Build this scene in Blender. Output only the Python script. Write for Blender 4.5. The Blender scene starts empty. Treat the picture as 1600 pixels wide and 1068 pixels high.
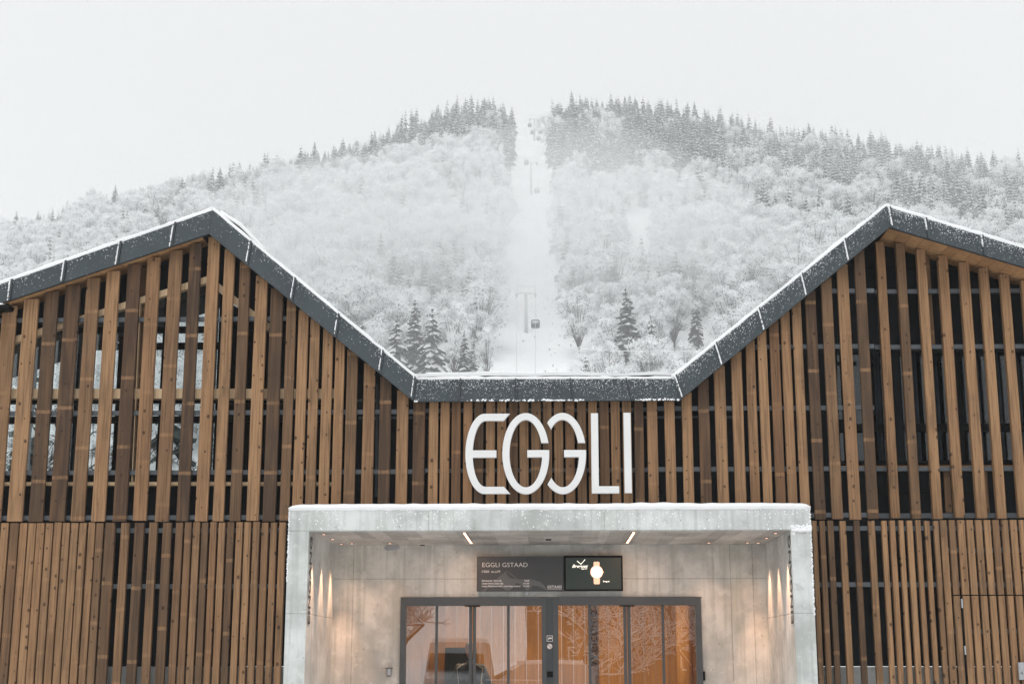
import bpy, bmesh, math, random
from mathutils import Vector, Matrix, noise as mnoise

R = math.radians
random.seed(7)
scene = bpy.context.scene
col = scene.collection

# ------------------------------------------------------------------ camera
EYE = 1.65
PITCH, YAW, LENS = 12.58, 1.56, 50.0
cam_d = bpy.data.cameras.new('camera')
cam_d.lens = LENS; cam_d.sensor_width = 36.0; cam_d.sensor_fit = 'HORIZONTAL'
cam_d.clip_start = 0.1; cam_d.clip_end = 6000
cam = bpy.data.objects.new('camera', cam_d); col.objects.link(cam)
cam.location = (0, 0, EYE)
cam.rotation_euler = (R(90 + PITCH), 0, R(YAW))
scene.camera = cam

# ------------------------------------------------------------------ sky, sun, exposure
SUN_EL, SUN_ROT = 52.0, 200.0
world = bpy.data.worlds.new('World'); scene.world = world; world.use_nodes = True
wt = world.node_tree; wn = wt.nodes
for n in list(wn): wn.remove(n)
wo = wn.new('ShaderNodeOutputWorld'); bg = wn.new('ShaderNodeBackground')
sky = wn.new('ShaderNodeTexSky'); sky.sky_type = 'NISHITA'; sky.sun_disc = False
sky.sun_elevation = R(SUN_EL); sky.sun_rotation = R(SUN_ROT)
sky.dust_density = 6.0; sky.ozone_density = 0.5
hs = wn.new('ShaderNodeHueSaturation'); hs.inputs['Saturation'].default_value = 0.06
mx = wn.new('ShaderNodeMix'); mx.data_type = 'RGBA'; mx.inputs['Factor'].default_value = 0.88
mx.inputs['B'].default_value = (9.12, 9.26, 9.24, 1)       # closed cloud deck
wt.links.new(sky.outputs[0], hs.inputs['Color']); wt.links.new(hs.outputs[0], mx.inputs['A'])
wt.links.new(mx.outputs['Result'], bg.inputs['Color']); bg.inputs['Strength'].default_value = 0.1
wt.links.new(bg.outputs[0], wo.inputs['Surface'])
sun_d = bpy.data.lights.new('sun', 'SUN'); sun_d.energy = 1.5; sun_d.angle = R(40); sun_d.color = (1.0, 0.985, 0.965)
sun = bpy.data.objects.new('sun', sun_d); col.objects.link(sun); sun.location = (-20, -40, 60)
sun_dir = Vector((math.sin(R(SUN_ROT)) * math.cos(R(SUN_EL)), math.cos(R(SUN_ROT)) * math.cos(R(SUN_EL)), math.sin(R(SUN_EL))))
sun.rotation_euler = (-sun_dir).to_track_quat('-Z', 'Y').to_euler()
vs = scene.view_settings
vs.view_transform = 'Standard'; vs.look = 'None'; vs.exposure = 0.0; vs.gamma = 1.0; vs.use_curve_mapping = False
cy = scene.cycles
cy.use_denoising = True; cy.max_bounces = 8; cy.diffuse_bounces = 5; cy.glossy_bounces = 3
cy.transmission_bounces = 4; cy.transparent_max_bounces = 10; cy.volume_bounces = 2
cy.sample_clamp_indirect = 4.0; cy.caustics_reflective = False; cy.caustics_refractive = False
cy.use_adaptive_sampling = True; cy.adaptive_threshold = 0.02

# ------------------------------------------------------------------ measuring helpers
F_PX = LENS / 36.0 * 1600
_m = cam.rotation_euler.to_matrix()
C_R, C_U, C_F = _m @ Vector((1, 0, 0)), _m @ Vector((0, 1, 0)), _m @ Vector((0, 0, -1))
def ray(px, py): return C_R * ((px - 800) / F_PX) + C_U * ((534 - py) / F_PX) + C_F
def at(px, py, Y):
    v = ray(px, py); t = Y / v.y
    return Vector((v.x * t, Y, EYE + v.z * t))
def proj(p):
    d = Vector(p) - Vector((0, 0, EYE)); w = d.dot(C_F)
    return (800 + F_PX * d.dot(C_R) / w, 534 - F_PX * d.dot(C_U) / w) if w > 0.01 else (-9999, 9999)
def lerp_tab(tab, x):
    if x <= tab[0][0]: return tab[0][1]
    for (a, b), (c, d) in zip(tab, tab[1:]):
        if x <= c: return b + (d - b) * (x - a) / (c - a)
    return tab[-1][1]

# ------------------------------------------------------------------ object helpers
def mesh_obj(name, verts, faces, mat, parent=None, loc=(0, 0, 0), smooth=False, mi=None, link=True):
    me = bpy.data.meshes.new(name); me.from_pydata([tuple(v) for v in verts], [], faces)
    for m in (mat if isinstance(mat, (list, tuple)) else [mat]): me.materials.append(m)
    if mi: me.polygons.foreach_set('material_index', mi)
    if smooth: me.polygons.foreach_set('use_smooth', [True] * len(me.polygons))
    me.update()
    o = bpy.data.objects.new(name, me); o.location = loc
    if parent: o.parent = parent
    if link: col.objects.link(o)
    return o
def empty(name, loc=(0, 0, 0), rz=0):
    o = bpy.data.objects.new(name, None); o.empty_display_size = 0.2
    o.location = loc; o.rotation_euler.z = rz; col.objects.link(o); return o
def tag(o, label, cat, group=None, kind=None):
    if label: o['label'] = label
    if cat: o['category'] = cat
    if group: o['group'] = group
    if kind: o['kind'] = kind
    return o
class MB:
    """collects simple solids in one mesh"""
    def __init__(s): s.v, s.f, s.m = [], [], []
    def add(s, vs, fs, m=0):
        b = len(s.v); s.v += [Vector(v) for v in vs]; s.f += [tuple(i + b for i in f) for f in fs]; s.m += [m] * len(fs)
    def box(s, x0, x1, y0, y1, z0, z1, m=0):
        s.add([(x0, y0, z0), (x1, y0, z0), (x1, y1, z0), (x0, y1, z0), (x0, y0, z1), (x1, y0, z1), (x1, y1, z1), (x0, y1, z1)],
              [(0, 3, 2, 1), (4, 5, 6, 7), (0, 1, 5, 4), (1, 2, 6, 5), (2, 3, 7, 6), (3, 0, 4, 7)], m)
    def cbox(s, x0, x1, y0, y1, z0, z1, c, m=0):
        # box with chamfered upright edges
        ring = [(x0 + c, y0), (x1 - c, y0), (x1, y0 + c), (x1, y1 - c), (x1 - c, y1), (x0 + c, y1), (x0, y1 - c), (x0, y0 + c)]
        s.add([(x, y, z0) for x, y in ring] + [(x, y, z1) for x, y in ring],
              [tuple(reversed(range(8))), tuple(range(8, 16))] + [(i, (i + 1) % 8, 8 + (i + 1) % 8, 8 + i) for i in range(8)], m)
    def tube(s, pts, rads, n=6, m=0, cap=True):
        pts = [Vector(p) for p in pts]
        if not hasattr(rads, '__len__'): rads = [rads] * len(pts)
        vs, fs = [], []
        for i, p in enumerate(pts):
            d = (pts[min(i + 1, len(pts) - 1)] - pts[max(i - 1, 0)])
            d = d.normalized() if d.length > 1e-9 else Vector((0, 0, 1))
            a = d.cross(Vector((0, 0, 1)))
            if a.length < 1e-3: a = d.cross(Vector((1, 0, 0)))
            a.normalize(); b = d.cross(a)
            for k in range(n):
                t = 2 * math.pi * k / n
                vs.append(p + (a * math.cos(t) + b * math.sin(t)) * rads[i])
        for i in range(len(pts) - 1):
            for k in range(n):
                q = (k + 1) % n
                fs.append((i * n + k, i * n + q, (i + 1) * n + q, (i + 1) * n + k))
        if cap: fs += [tuple(reversed(range(n))), tuple(range((len(pts) - 1) * n, len(pts) * n))]
        s.add(vs, fs, m)
    def prism(s, poly, y0, y1, m=0):
        # polygon in X,Z pushed along Y (counter-clockwise seen from the front)
        n = len(poly)
        s.add([(x, y0, z) for x, z in poly] + [(x, y1, z) for x, z in poly],
              [tuple(range(n)), tuple(reversed(range(n, 2 * n)))] + [(i, i + n, (i + 1) % n + n, (i + 1) % n) for i in range(n)], m)
    def build(s, name, mat, parent=None, loc=(0, 0, 0), smooth=False, link=True):
        loc = Vector(loc)
        return mesh_obj(name, [v - loc for v in s.v], s.f, mat, parent, loc, smooth, s.m if isinstance(mat, (list, tuple)) else None, link)
def box_obj(name, mat, parent, x0, x1, y0, y1, z0, z1):
    b = MB(); b.box(x0, x1, y0, y1, z0, z1)
    return b.build(name, mat, parent, ((x0 + x1) / 2, (y0 + y1) / 2, z0))

# ------------------------------------------------------------------ materials
def new_mat(name):
    m = bpy.data.materials.new(name); m.use_nodes = True
    nt = m.node_tree; p = nt.nodes['Principled BSDF']
    return m, nt, p
class G:
    """tiny node graph writer"""
    def __init__(s, nt): s.nt = nt
    def n(s, t, **kw):
        x = s.nt.nodes.new(t)
        for k, v in kw.items():
            if k.startswith('i_'): x.inputs[k[2:].replace('_', ' ')].default_value = v
            else: setattr(x, k, v)
        return x
    def l(s, a, b): s.nt.links.new(a, b)
    def val(s, sock, v):
        if hasattr(v, 'is_linked'): s.l(v, sock)
        else: sock.default_value = v
    def math(s, op, a, b=0.0, c=0.0):
        x = s.n('ShaderNodeMath', operation=op)
        for i, v in enumerate((a, b, c)): s.val(x.inputs[i], v)
        return x.outputs[0]
    def mix(s, f, a, b):
        x = s.n('ShaderNodeMix', data_type='RGBA'); s.val(x.inputs['Factor'], f); s.val(x.inputs['A'], a); s.val(x.inputs['B'], b)
        return x.outputs['Result']
    def ramp(s, v, a, b, lo=0.0, hi=1.0):
        x = s.n('ShaderNodeMapRange', interpolation_type='SMOOTHSTEP'); s.val(x.inputs[0], v)
        for i, q in enumerate((a, b, lo, hi)): x.inputs[i + 1].default_value = q
        return x.outputs[0]
    def coords(s, scale=(1, 1, 1), kind='Object', shift=None):
        t = s.n('ShaderNodeTexCoord').outputs[kind] if kind != 'World' else s.n('ShaderNodeNewGeometry').outputs['Position']
        if shift is not None:
            a = s.n('ShaderNodeVectorMath', operation='ADD'); s.l(t, a.inputs[0]); s.l(shift, a.inputs[1]); t = a.outputs[0]
        m = s.n('ShaderNodeMapping'); m.inputs['Scale'].default_value = scale; s.l(t, m.inputs[0])
        return m.outputs[0]
    def noise(s, vec, scale, detail=3, rough=0.55):
        x = s.n('ShaderNodeTexNoise'); x.inputs['Scale'].default_value = scale; x.inputs['Detail'].default_value = detail
        x.inputs['Roughness'].default_value = rough; s.l(vec, x.inputs['Vector']); return x.outputs[0]
    def bump(s, h, st, d, p):
        b = s.n('ShaderNodeBump'); b.inputs['Strength'].default_value = st; b.inputs['Distance'].default_value = d
        s.l(h, b.inputs['Height']); s.l(b.outputs[0], p.inputs['Normal'])
def c4(r, g, b): return (r, g, b, 1)
def plain(name, c, rough=0.6, metal=0.0, var=0.12, scale=6.0, bump=0.0, spec=0.5):
    m, nt, p = new_mat(name); g = G(nt)
    nz = g.noise(g.coords(kind='World'), scale, 4)
    k = g.ramp(nz, 0.3, 0.7, 1 - var, 1 + var)
    v = g.n('ShaderNodeVectorMath', operation='SCALE'); v.inputs[0].default_value = c; g.l(k, v.inputs['Scale'])
    g.l(v.outputs[0], p.inputs['Base Color'])
    p.inputs['Roughness'].default_value = rough; p.inputs['Metallic'].default_value = metal; p.inputs['Specular IOR Level'].default_value = spec
    if bump: g.bump(nz, bump, 0.02, p)
    return m

def wood_mat(name, light, dark, knots=True):
    """sawn larch: obj.color.r = weathering, .g = band offset, .b = redness"""
    m, nt, p = new_mat(name); g = G(nt)
    oi = g.n('ShaderNodeObjectInfo')
    sh = g.n('ShaderNodeCombineXYZ'); r100 = g.math('MULTIPLY', oi.outputs['Random'], 83.0)
    for i in range(3): g.l(r100, sh.inputs[i])
    sep = g.n('ShaderNodeSeparateColor'); g.l(oi.outputs['Color'], sep.inputs[0])
    wea, off, red = sep.outputs[0], sep.outputs[1], sep.outputs[2]
    raw = g.n('ShaderNodeTexCoord').outputs['Object']
    fine = g.noise(g.coords((55, 55, 1.6), shift=sh.outputs[0]), 1.0, 4, 0.6)
    wide = g.noise(g.coords((14, 14, 0.7), shift=sh.outputs[0]), 1.0, 3, 0.5)
    blot = g.noise(g.coords((3, 3, 1.1), shift=sh.outputs[0]), 1.0, 3, 0.6)
    w2 = g.math('ADD', wea, g.math('MULTIPLY', g.math('SUBTRACT', blot, 0.5), 0.55)); w2 = g.ramp(w2, 0.0, 1.0)
    # paler strips where stacking sticks lay between the boards
    sz = g.n('ShaderNodeSeparateXYZ'); g.l(raw, sz.inputs[0])
    band = g.math('FRACT', g.math('ADD', g.math('MULTIPLY', sz.outputs[2], 1.14), off))
    band = g.math('ADD', band, g.math('MULTIPLY', g.math('SUBTRACT', wide, 0.5), 0.02))
    bm = g.math('MULTIPLY', g.ramp(band, 0.0, 0.008), g.ramp(band, 0.060, 0.046))
    bm = g.math('MULTIPLY', bm, g.ramp(blot, 0.36, 0.56, 0.25, 0.85))
    w2 = g.math('MULTIPLY', w2, g.math('SUBTRACT', 1.0, g.math('MULTIPLY', bm, 0.75)))
    c = g.mix(w2, c4(*light), c4(*dark))
    c = g.mix(g.ramp(blot, 0.50, 0.72, 0.0, 0.45), c, c4(light[0] * .42, light[1] * .44, light[2] * .48))
    c = g.mix(g.math('MULTIPLY', red, 0.32), c, c4(light[0] * 0.72, light[1] * 0.52, light[2] * 0.42))
    c = g.mix(g.ramp(fine, 0.42, 0.68, 0.0, 0.55), c, c4(dark[0] * 0.8, dark[1] * 0.75, dark[2] * 0.7))
    c = g.mix(g.ramp(wide, 0.5, 0.7, 0.0, 0.45), c, c4(light[0] * 0.55, light[1] * 0.5, light[2] * 0.45))
    c = g.mix(g.ramp(wide, 0.48, 0.25, 0.0, 0.22), c, c4(light[0] * 1.12, light[1] * 1.1, light[2] * 1.05))
    if knots:
        vo = g.n('ShaderNodeTexVoronoi'); vo.voronoi_dimensions = '2D'; vo.inputs['Scale'].default_value = 1.0; vo.inputs['Randomness'].default_value = 1.0
        ks = g.n('ShaderNodeSeparateXYZ'); g.l(g.coords((9.5, 9.5, 7.0), shift=sh.outputs[0]), ks.inputs[0])
        kc = g.n('ShaderNodeCombineXYZ'); g.l(ks.outputs[0], kc.inputs[0]); g.l(ks.outputs[2], kc.inputs[1]); g.l(kc.outputs[0], vo.inputs['Vector'])
        sc = g.n('ShaderNodeSeparateColor'); g.l(vo.outputs['Color'], sc.inputs[0])
        rad = g.math('MULTIPLY', g.math('POWER', sc.outputs[0], 3.0), 0.17)
        kk = g.math('MULTIPLY', g.ramp(g.math('SUBTRACT', vo.outputs['Distance'], rad), 0.05, -0.02), g.ramp(sc.outputs[1], 0.34, 0.38))
        c = g.mix(g.math('MULTIPLY', kk, 0.8), c, c4(0.035, 0.018, 0.01))
    g.l(c, p.inputs['Base Color']); p.inputs['Roughness'].default_value = 0.78
    p.inputs['Specular IOR Level'].default_value = 0.25
    g.bump(fine, 0.25, 0.004, p)
    return m
M = {}
M['wood'] = wood_mat('larch', (0.335, 0.194, 0.100), (0.056, 0.035, 0.023))
M['pale_wood'] = wood_mat('fresh_timber', (0.86, 0.64, 0.41), (0.76, 0.53, 0.32), False)
M['soffit_wood'] = wood_mat('soffit_timber', (0.52, 0.31, 0.15), (0.30, 0.165, 0.08), False)
M['inside_wood'] = wood_mat('interior_boards', (0.46, 0.235, 0.075), (0.28, 0.135, 0.04), False)
M['fascia'] = plain('slate_grey_sheet', (0.046, 0.058, 0.065), 0.45, 0.0, 0.10, 2.5, 0, 0.35)
M['seam'] = plain('seam_metal', (0.045, 0.055, 0.062), 0.4, 0.0, 0.08)
M['rail'] = plain('dark_rail', (0.075, 0.085, 0.095), 0.5, 0.0, 0.1)
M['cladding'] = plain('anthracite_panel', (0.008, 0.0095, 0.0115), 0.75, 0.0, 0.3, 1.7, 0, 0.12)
M['black'] = plain('black_metal', (0.005, 0.0055, 0.006), 0.7, 0.0, 0.1, 6, 0, 0.1)
M['frame'] = plain('door_frame_grey', (0.060, 0.068, 0.075), 0.45, 0.0, 0.06)
M['panel'] = plain('sign_grey', (0.047, 0.052, 0.057), 0.5, 0.0, 0.04)
M['panel_light'] = plain('sign_mountain_grey', (0.105, 0.112, 0.118), 0.5, 0.0, 0.03)
M['white'] = plain('white_paint', (0.72, 0.72, 0.715), 0.4, 0.0, 0.02)
M['steel'] = plain('steel', (0.42, 0.43, 0.44), 0.35, 0.6, 0.05)
M['galv'] = plain('frosted_galvanised', (0.48, 0.50, 0.51), 0.5, 0.2, 0.1)
M['letterblack'] = plain('black_lettering', (0.02, 0.02, 0.022), 0.5, 0.0, 0.02)
M['cabin'] = plain('cabin_shell', (0.09, 0.095, 0.10), 0.35, 0.0, 0.05)
M['sky_reflection_strip'] = plain('sky_reflection_grey', (0.26, 0.28, 0.30), 0.9, 0.0, 0.15, 5.0)
M['bark'] = plain('bark', (0.055, 0.045, 0.038), 0.9, 0.0, 0.3, 4.0)
M['twig'] = plain('bare_twig', (0.075, 0.07, 0.068), 0.9, 0.0, 0.35, 0.15)
M['needle'] = plain('spruce_needle', (0.028, 0.038, 0.034), 0.8, 0.0, 0.4, 0.12)
M['shrub'] = plain('dry_shrub', (0.20, 0.195, 0.185), 0.9, 0.0, 0.3, 0.3)
M['jacket'] = plain('black_jacket', (0.012, 0.012, 0.013), 0.7, 0.0, 0.1)
M['skin'] = plain('skin', (0.42, 0.25, 0.18), 0.55, 0.0, 0.05)
M['hair'] = plain('dark_hair', (0.02, 0.014, 0.01), 0.6, 0.0, 0.1)
M['car_silver'] = plain('silver_car_paint', (0.36, 0.37, 0.38), 0.25, 0.4, 0.03)
M['car_white'] = plain('grey_van_paint', (0.30, 0.31, 0.32), 0.25, 0.0, 0.03)
M['tyre'] = plain('tyre', (0.02, 0.02, 0.02), 0.9, 0.0, 0.1)
M['gold'] = plain('rose_gold', (0.8, 0.52, 0.36), 0.4, 0.0, 0.03)

def snow_mat(name, c=(0.86, 0.87, 0.88), sc=12.0, st=0.35, d=0.02):
    m, nt, p = new_mat(name); g = G(nt)
    a = g.noise(g.coords(kind='World'), sc, 5, 0.6); b = g.noise(g.coords(kind='World'), sc * 0.08, 3, 0.5)
    k = g.ramp(b, 0.3, 0.7, 0.95, 1.03)
    v = g.n('ShaderNodeVectorMath', operation='SCALE'); v.inputs[0].default_value = c; g.l(k, v.inputs['Scale'])
    g.l(v.outputs[0], p.inputs['Base Color']); p.inputs['Roughness'].default_value = 0.85
    p.inputs['Specular IOR Level'].default_value = 0.2
    g.bump(a, st, d, p); return m
M['snow'] = snow_mat('snow'); M['hill_snow'] = snow_mat('slope_snow', (0.84, 0.85, 0.865), 0.5, 0.4, 0.8)
def rime_mat(name, c, tl):
    m = bpy.data.materials.new(name); m.use_nodes = True; nt = m.node_tree
    for n in list(nt.nodes): nt.nodes.remove(n)
    g = G(nt); o = g.n('ShaderNodeOutputMaterial'); ms = g.n('ShaderNodeMixShader'); ms.inputs[0].default_value = tl
    k = g.ramp(g.noise(g.coords(kind='World'), 0.35, 3), 0.3, 0.7, 0.93, 1.0)
    v = g.n('ShaderNodeVectorMath', operation='SCALE'); v.inputs[0].default_value = c; g.l(k, v.inputs['Scale'])
    d = g.n('ShaderNodeBsdfDiffuse'); t = g.n('ShaderNodeBsdfTranslucent')
    g.l(v.outputs[0], d.inputs[0]); g.l(v.outputs[0], t.inputs[0]); g.l(d.outputs[0], ms.inputs[1]); g.l(t.outputs[0], ms.inputs[2]); g.l(ms.outputs[0], o.inputs[0])
    return m
M['tree_snow'] = rime_mat('branch_snow', (0.94, 0.955, 0.965), 0.42)

def concrete_mat(name, base, lines=(), vlines=()):
    m, nt, p = new_mat(name); g = G(nt)
    pos = g.n('ShaderNodeNewGeometry').outputs['Position']
    w = g.coords(kind='World')
    big = g.noise(w, 1.4, 5, 0.6); mid = g.noise(w, 7.0, 5, 0.65); fine = g.noise(w, 90.0, 3, 0.6)
    streak = g.noise(g.coords((16, 16, 0.55), kind='World'), 1.0, 4, 0.6)
    mossy = g.noise(g.coords((2.2, 2.2, 1.2), kind='World'), 1.0, 4, 0.6)
    c = g.mix(g.ramp(big, 0.3, 0.7), c4(*[x * 0.70 for x in base]), c4(*[x * 1.2 for x in base]))
    c = g.mix(g.ramp(streak, 0.45, 0.68, 0, 0.55), c, c4(base[0] * 0.62, base[1] * 0.64, base[2] * 0.62))
    c = g.mix(g.ramp(mid, 0.52, 0.70, 0, 0.5), c, c4(base[0] * 1.26, base[1] * 1.26, base[2] * 1.24))
    c = g.mix(g.ramp(mid, 0.46, 0.28, 0, 0.5), c, c4(base[0] * 0.62, base[1] * 0.63, base[2] * 0.61))
    c = g.mix(g.ramp(mossy, 0.50, 0.72, 0, 0.30), c, c4(base[0] * 0.80, base[1] * 0.86, base[2] * 0.74))
    c = g.mix(g.ramp(fine, 0.35, 0.8, 0, 0.18), c, c4(base[0] * 0.6, base[1] * 0.6, base[2] * 0.6))
    vo = g.n('ShaderNodeTexVoronoi'); vo.inputs['Scale'].default_value = 9.0; g.l(w, vo.inputs['Vector'])
    sc = g.n('ShaderNodeSeparateColor'); g.l(vo.outputs['Color'], sc.inputs[0])
    hole = g.math('MULTIPLY', g.ramp(vo.outputs['Distance'], 0.10, 0.05), g.ramp(sc.outputs[0], 0.62, 0.66))
    c = g.mix(g.math('MULTIPLY', hole, 0.6), c, c4(0.1, 0.1, 0.095))
    sp = g.n('ShaderNodeSeparateXYZ'); g.l(pos, sp.inputs[0])
    jm = None
    for ax, tab in ((2, lines), (0, vlines)):
        for q in tab:
            d = g.math('ABSOLUTE', g.math('SUBTRACT', sp.outputs[ax], q))
            d = g.math('ADD', d, g.math('MULTIPLY', g.math('SUBTRACT', mid, 0.5), 0.012))
            k = g.ramp(d, 0.009, 0.002, 0, 0.5)
            jm = k if jm is None else g.math('MAXIMUM', jm, k)
    h = g.math('ADD', fine, g.math('MULTIPLY', hole, -2.0))
    if jm is not None:
        c = g.mix(jm, c, c4(base[0] * 0.35, base[1] * 0.35, base[2] * 0.34)); h = g.math('ADD', h, g.math('MULTIPLY', jm, -2.0))
    g.l(c, p.inputs['Base Color']); p.inputs['Roughness'].default_value = 0.85
    p.inputs['Specular IOR Level'].default_value = 0.3
    g.bump(h, 0.3, 0.004, p)
    return m
def emit_mat(name, c, s):
    m, nt, p = new_mat(name); p.inputs['Base Color'].default_value = c4(*c); p.inputs['Emission Color'].default_value = c4(*c)
    p.inputs['Emission Strength'].default_value = s; return m
def glass_mat(name, refl, tint):
    m = bpy.data.materials.new(name); m.use_nodes = True; nt = m.node_tree
    for n in list(nt.nodes): nt.nodes.remove(n)
    g = G(nt); o = g.n('ShaderNodeOutputMaterial'); mixs = g.n('ShaderNodeMixShader')
    tr = g.n('ShaderNodeBsdfTransparent'); tr.inputs[0].default_value = c4(*tint)
    gl = g.n('ShaderNodeBsdfGlossy'); gl.inputs['Roughness'].default_value = 0.0; gl.inputs['Color'].default_value = c4(0.95, 0.97, 0.98)
    nz = g.noise(g.coords((1.0, 1.0, 1.0), kind='World'), 0.9, 1)
    b = g.n('ShaderNodeBump'); b.inputs['Strength'].default_value = 0.02; b.inputs['Distance'].default_value = 0.05
    g.l(nz, b.inputs['Height']); g.l(b.outputs[0], gl.inputs['Normal'])
    lw = g.n('ShaderNodeFresnel'); lw.inputs['IOR'].default_value = 1.5
    f = g.math('ADD', lw.outputs[0], refl)
    g.l(f, mixs.inputs[0]); g.l(tr.outputs[0], mixs.inputs[1]); g.l(gl.outputs[0], mixs.inputs[2]); g.l(mixs.outputs[0], o.inputs[0])
    return m
M['window_glass'] = glass_mat('window_glass', 0.02, (0.90, 0.93, 0.93))
M['dark_glass'] = glass_mat('dark_window_glass', 0.0, (0.75, 0.78, 0.8))
M['door_glass'] = glass_mat('door_glass', 0.12, (0.92, 0.92, 0.92))
M['strip'] = emit_mat('light_strip', (1.0, 0.62, 0.44), 2.2)
M['warm_lamp'] = emit_mat('warm_lamp', (1.0, 0.62, 0.32), 6.0)
M['screen_bg'] = emit_mat('screen_dark', (0.012, 0.020, 0.017), 0.6)
M['screen_white'] = emit_mat('screen_white', (1.0, 0.97, 0.86), 0.85)
M['screen_gold'] = emit_mat('screen_gold', (0.85, 0.55, 0.38), 0.65)

# ================================================================== setting: ground and hill
gm = MB(); N = 24; S = 1480.0
for i in range(N + 1):
    for j in range(N + 1):
        gm.v.append(Vector((-S + 2 * S * i / N, -S + 2 * S * j / N, 0.0)))
for i in range(N):
    for j in range(N):
        a = i * (N + 1) + j; gm.f.append((a, a + N + 1, a + N + 2, a + 1)); gm.m.append(0)
ground = gm.build('ground', M['hill_snow']); tag(ground, 'snow covered ground in front of and behind the station', 'ground', kind='structure')

CREST = [(-300, 470), (-150, 420), (0, 378), (100, 350), (200, 324), (300, 303), (400, 283), (500, 258), (600, 230), (680, 208), (760, 196), (800, 207),
         (829, 217), (862, 205), (900, 194), (1000, 198), (1100, 210), (1200, 236), (1300, 248), (1400, 264), (1500, 283), (1600, 292), (1750, 310), (1900, 350)]
R0, RC = 240.0, 850.0
ctab = []
for px, py in CREST:
    v = ray(px, py); ctab.append((math.atan2(v.x, v.y), v.z / math.hypot(v.x, v.y)))
ctab = [(ctab[0][0] - 0.9, 0.02)] + ctab + [(ctab[-1][0] + 0.9, 0.02)]
AXIS_AZ = math.atan2(ray(829, 300).x, ray(829, 300).y)
def hill_z(x, y):
    az, r = math.atan2(x, y), math.hypot(x, y)
    zc = EYE + RC * lerp_tab(ctab, az)
    u = (r - R0) / (RC - R0)
    if u <= 0: z = u * 60
    elif u <= 1: z = zc * u
    else: z = zc - (r - RC) * 0.22
    if 0 < u:
        lat = (az - AXIS_AZ) * r
        away = min(1.0, abs(lat) / 25.0)
        z += min(1, u * 4) * away * 5.0 * mnoise.noise(Vector((x / 70, y / 70, 3.1))) * (1 if u < 0.93 else max(0, (1.03 - u) * 10))
        # a small step in the run under the top
        z += (1 - away) * 4.0 * math.exp(-((u - 0.88) / 0.035) ** 2)
    return max(z, -2.0)
hv, hf = [], []
NA, NR = 150, 110
a0, a1 = -0.95, 0.95
for i in range(NA + 1):
    az = a0 + (a1 - a0) * i / NA
    for j in range(NR + 1):
        r = 225 + (1150 - 225) * j / NR
        x, y = r * math.sin(az), r * math.cos(az); hv.append((x, y, hill_z(x, y)))
for i in range(NA):
    for j in range(NR):
        a = i * (NR + 1) + j; hf.append((a, a + NR + 1, a + NR + 2, a + 1))
hill = mesh_obj('hill', hv, hf, M['hill_snow'], smooth=True)
tag(hill, 'snowy wooded mountainside with a cleared ski run', 'hill', kind='structure')

# ================================================================== station building
YF, YW, YW2 = 17.35, 17.50, 17.78      # fascia front, slat fronts, slat fronts right of the right ridge
YP, YB = 17.00, 19.10                  # portal front and its back wall
st = empty('station_building', (0, 18, 0))
tag(st, 'timber slatted cableway station with two gables and a concrete entrance portal', 'building')
def child(o): o.parent = st; o.matrix_parent_inverse = Matrix.Translation((0, -18, 0)); return o

T_TOP = [(-420, 589), (0, 443), (333, 327), (652, 591), (1050, 590), (1384, 321), (1600, 387), (2020, 515)]
T_BOT = [(-420, 614), (0, 474), (326, 365), (647, 627), (1062, 625), (1390, 355), (1600, 417), (2020, 541)]
PT = [at(x, y, YF) for x, y in T_TOP]; PB = [at(x, y, YF) for x, y in T_BOT]
zb_tab = [(p.x, p.z) for p in PB]; zt_tab = [(p.x, p.z) for p in PT]
def z_bot(x): return lerp_tab(zb_tab, x)
def z_top(x): return lerp_tab(zt_tab, x)
ZS = (at(200, 815, YW).z + at(1450, 809, YW).z) / 2      # seam between upper and lower slats
X_RIDGE_L, X_RIDGE_R = PB[2].x, PB[5].x

# ---- roof slabs behind the fascia
roof_pts = [0, 2, 3, 4, 5, 7]
for k in range(5):
    i, j = roof_pts[k], roof_pts[k + 1]
    a, b = PT[i], PT[j]; c, d = PB[i], PB[j]
    rb = MB(); back = 29.0 if k > 1 else 20.6
    rb.prism([(c.x, c.z + 0.03), (d.x, d.z + 0.03), (b.x, b.z - 0.02), (a.x, a.z - 0.02)], YF + 0.06, back)
    ro = child(rb.build('roof', M['cladding']))
    sb = MB(); n = 14
    lift = 0.10
    vs_, fs_ = [], []
    for q in range(n + 1):
        t = q / n; px_ = a.lerp(b, t)
        for w, yy in enumerate((YF + 0.28, YF + 0.9, YF + 2.0, back - 0.1)):
            vs_.append((px_.x, yy, px_.z + 0.02 + (lift if w else 0.02) + 0.03 * mnoise.noise(Vector((px_.x * 1.3, yy, 2.0)))))
    for q in range(n):
        for w in range(3):
            e = q * 4 + w; fs_.append((e, e + 4, e + 5, e + 1))
    so = mesh_obj('roof_snow', vs_, fs_, M['snow'], smooth=True); so.parent = ro
# flat snow blanket on the low middle roof, seen above the gutter line
mid = MB()
xa, xb = at(652, 586, 18.6).x, at(1050, 586, 18.6).x
z0 = at(850, 586.5, 18.3).z; z1 = at(850, 578.5, 18.3).z
n = 60; vs_, fs_ = [], []
for q in range(n + 1):
    x = xa + (xb - xa) * q / n; w = 0.022 * mnoise.noise(Vector((x * 1.7, 0.3, 0))) + 0.012 * mnoise.noise(Vector((x * 6, 1.3, 0)))
    e = min(1, q / 3, (n - q) / 3)
    tilt = -0.016 * (q / n)
    vs_ += [(x, 18.32, z0 + w * 0.5), (x, 18.28, z0 + (z1 - z0) * 0.5 + w), (x, 18.33, z0 + (z1 - z0) * 0.85 * (0.4 + 0.6 * e) + w + tilt), (x, 18.5, z1 + w + tilt), (x, 22, z1 + 0.02)]
for q in range(n):
    for w in range(4):
        e = q * 5 + w; fs_.append((e, e + 5, e + 6, e + 1))
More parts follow.
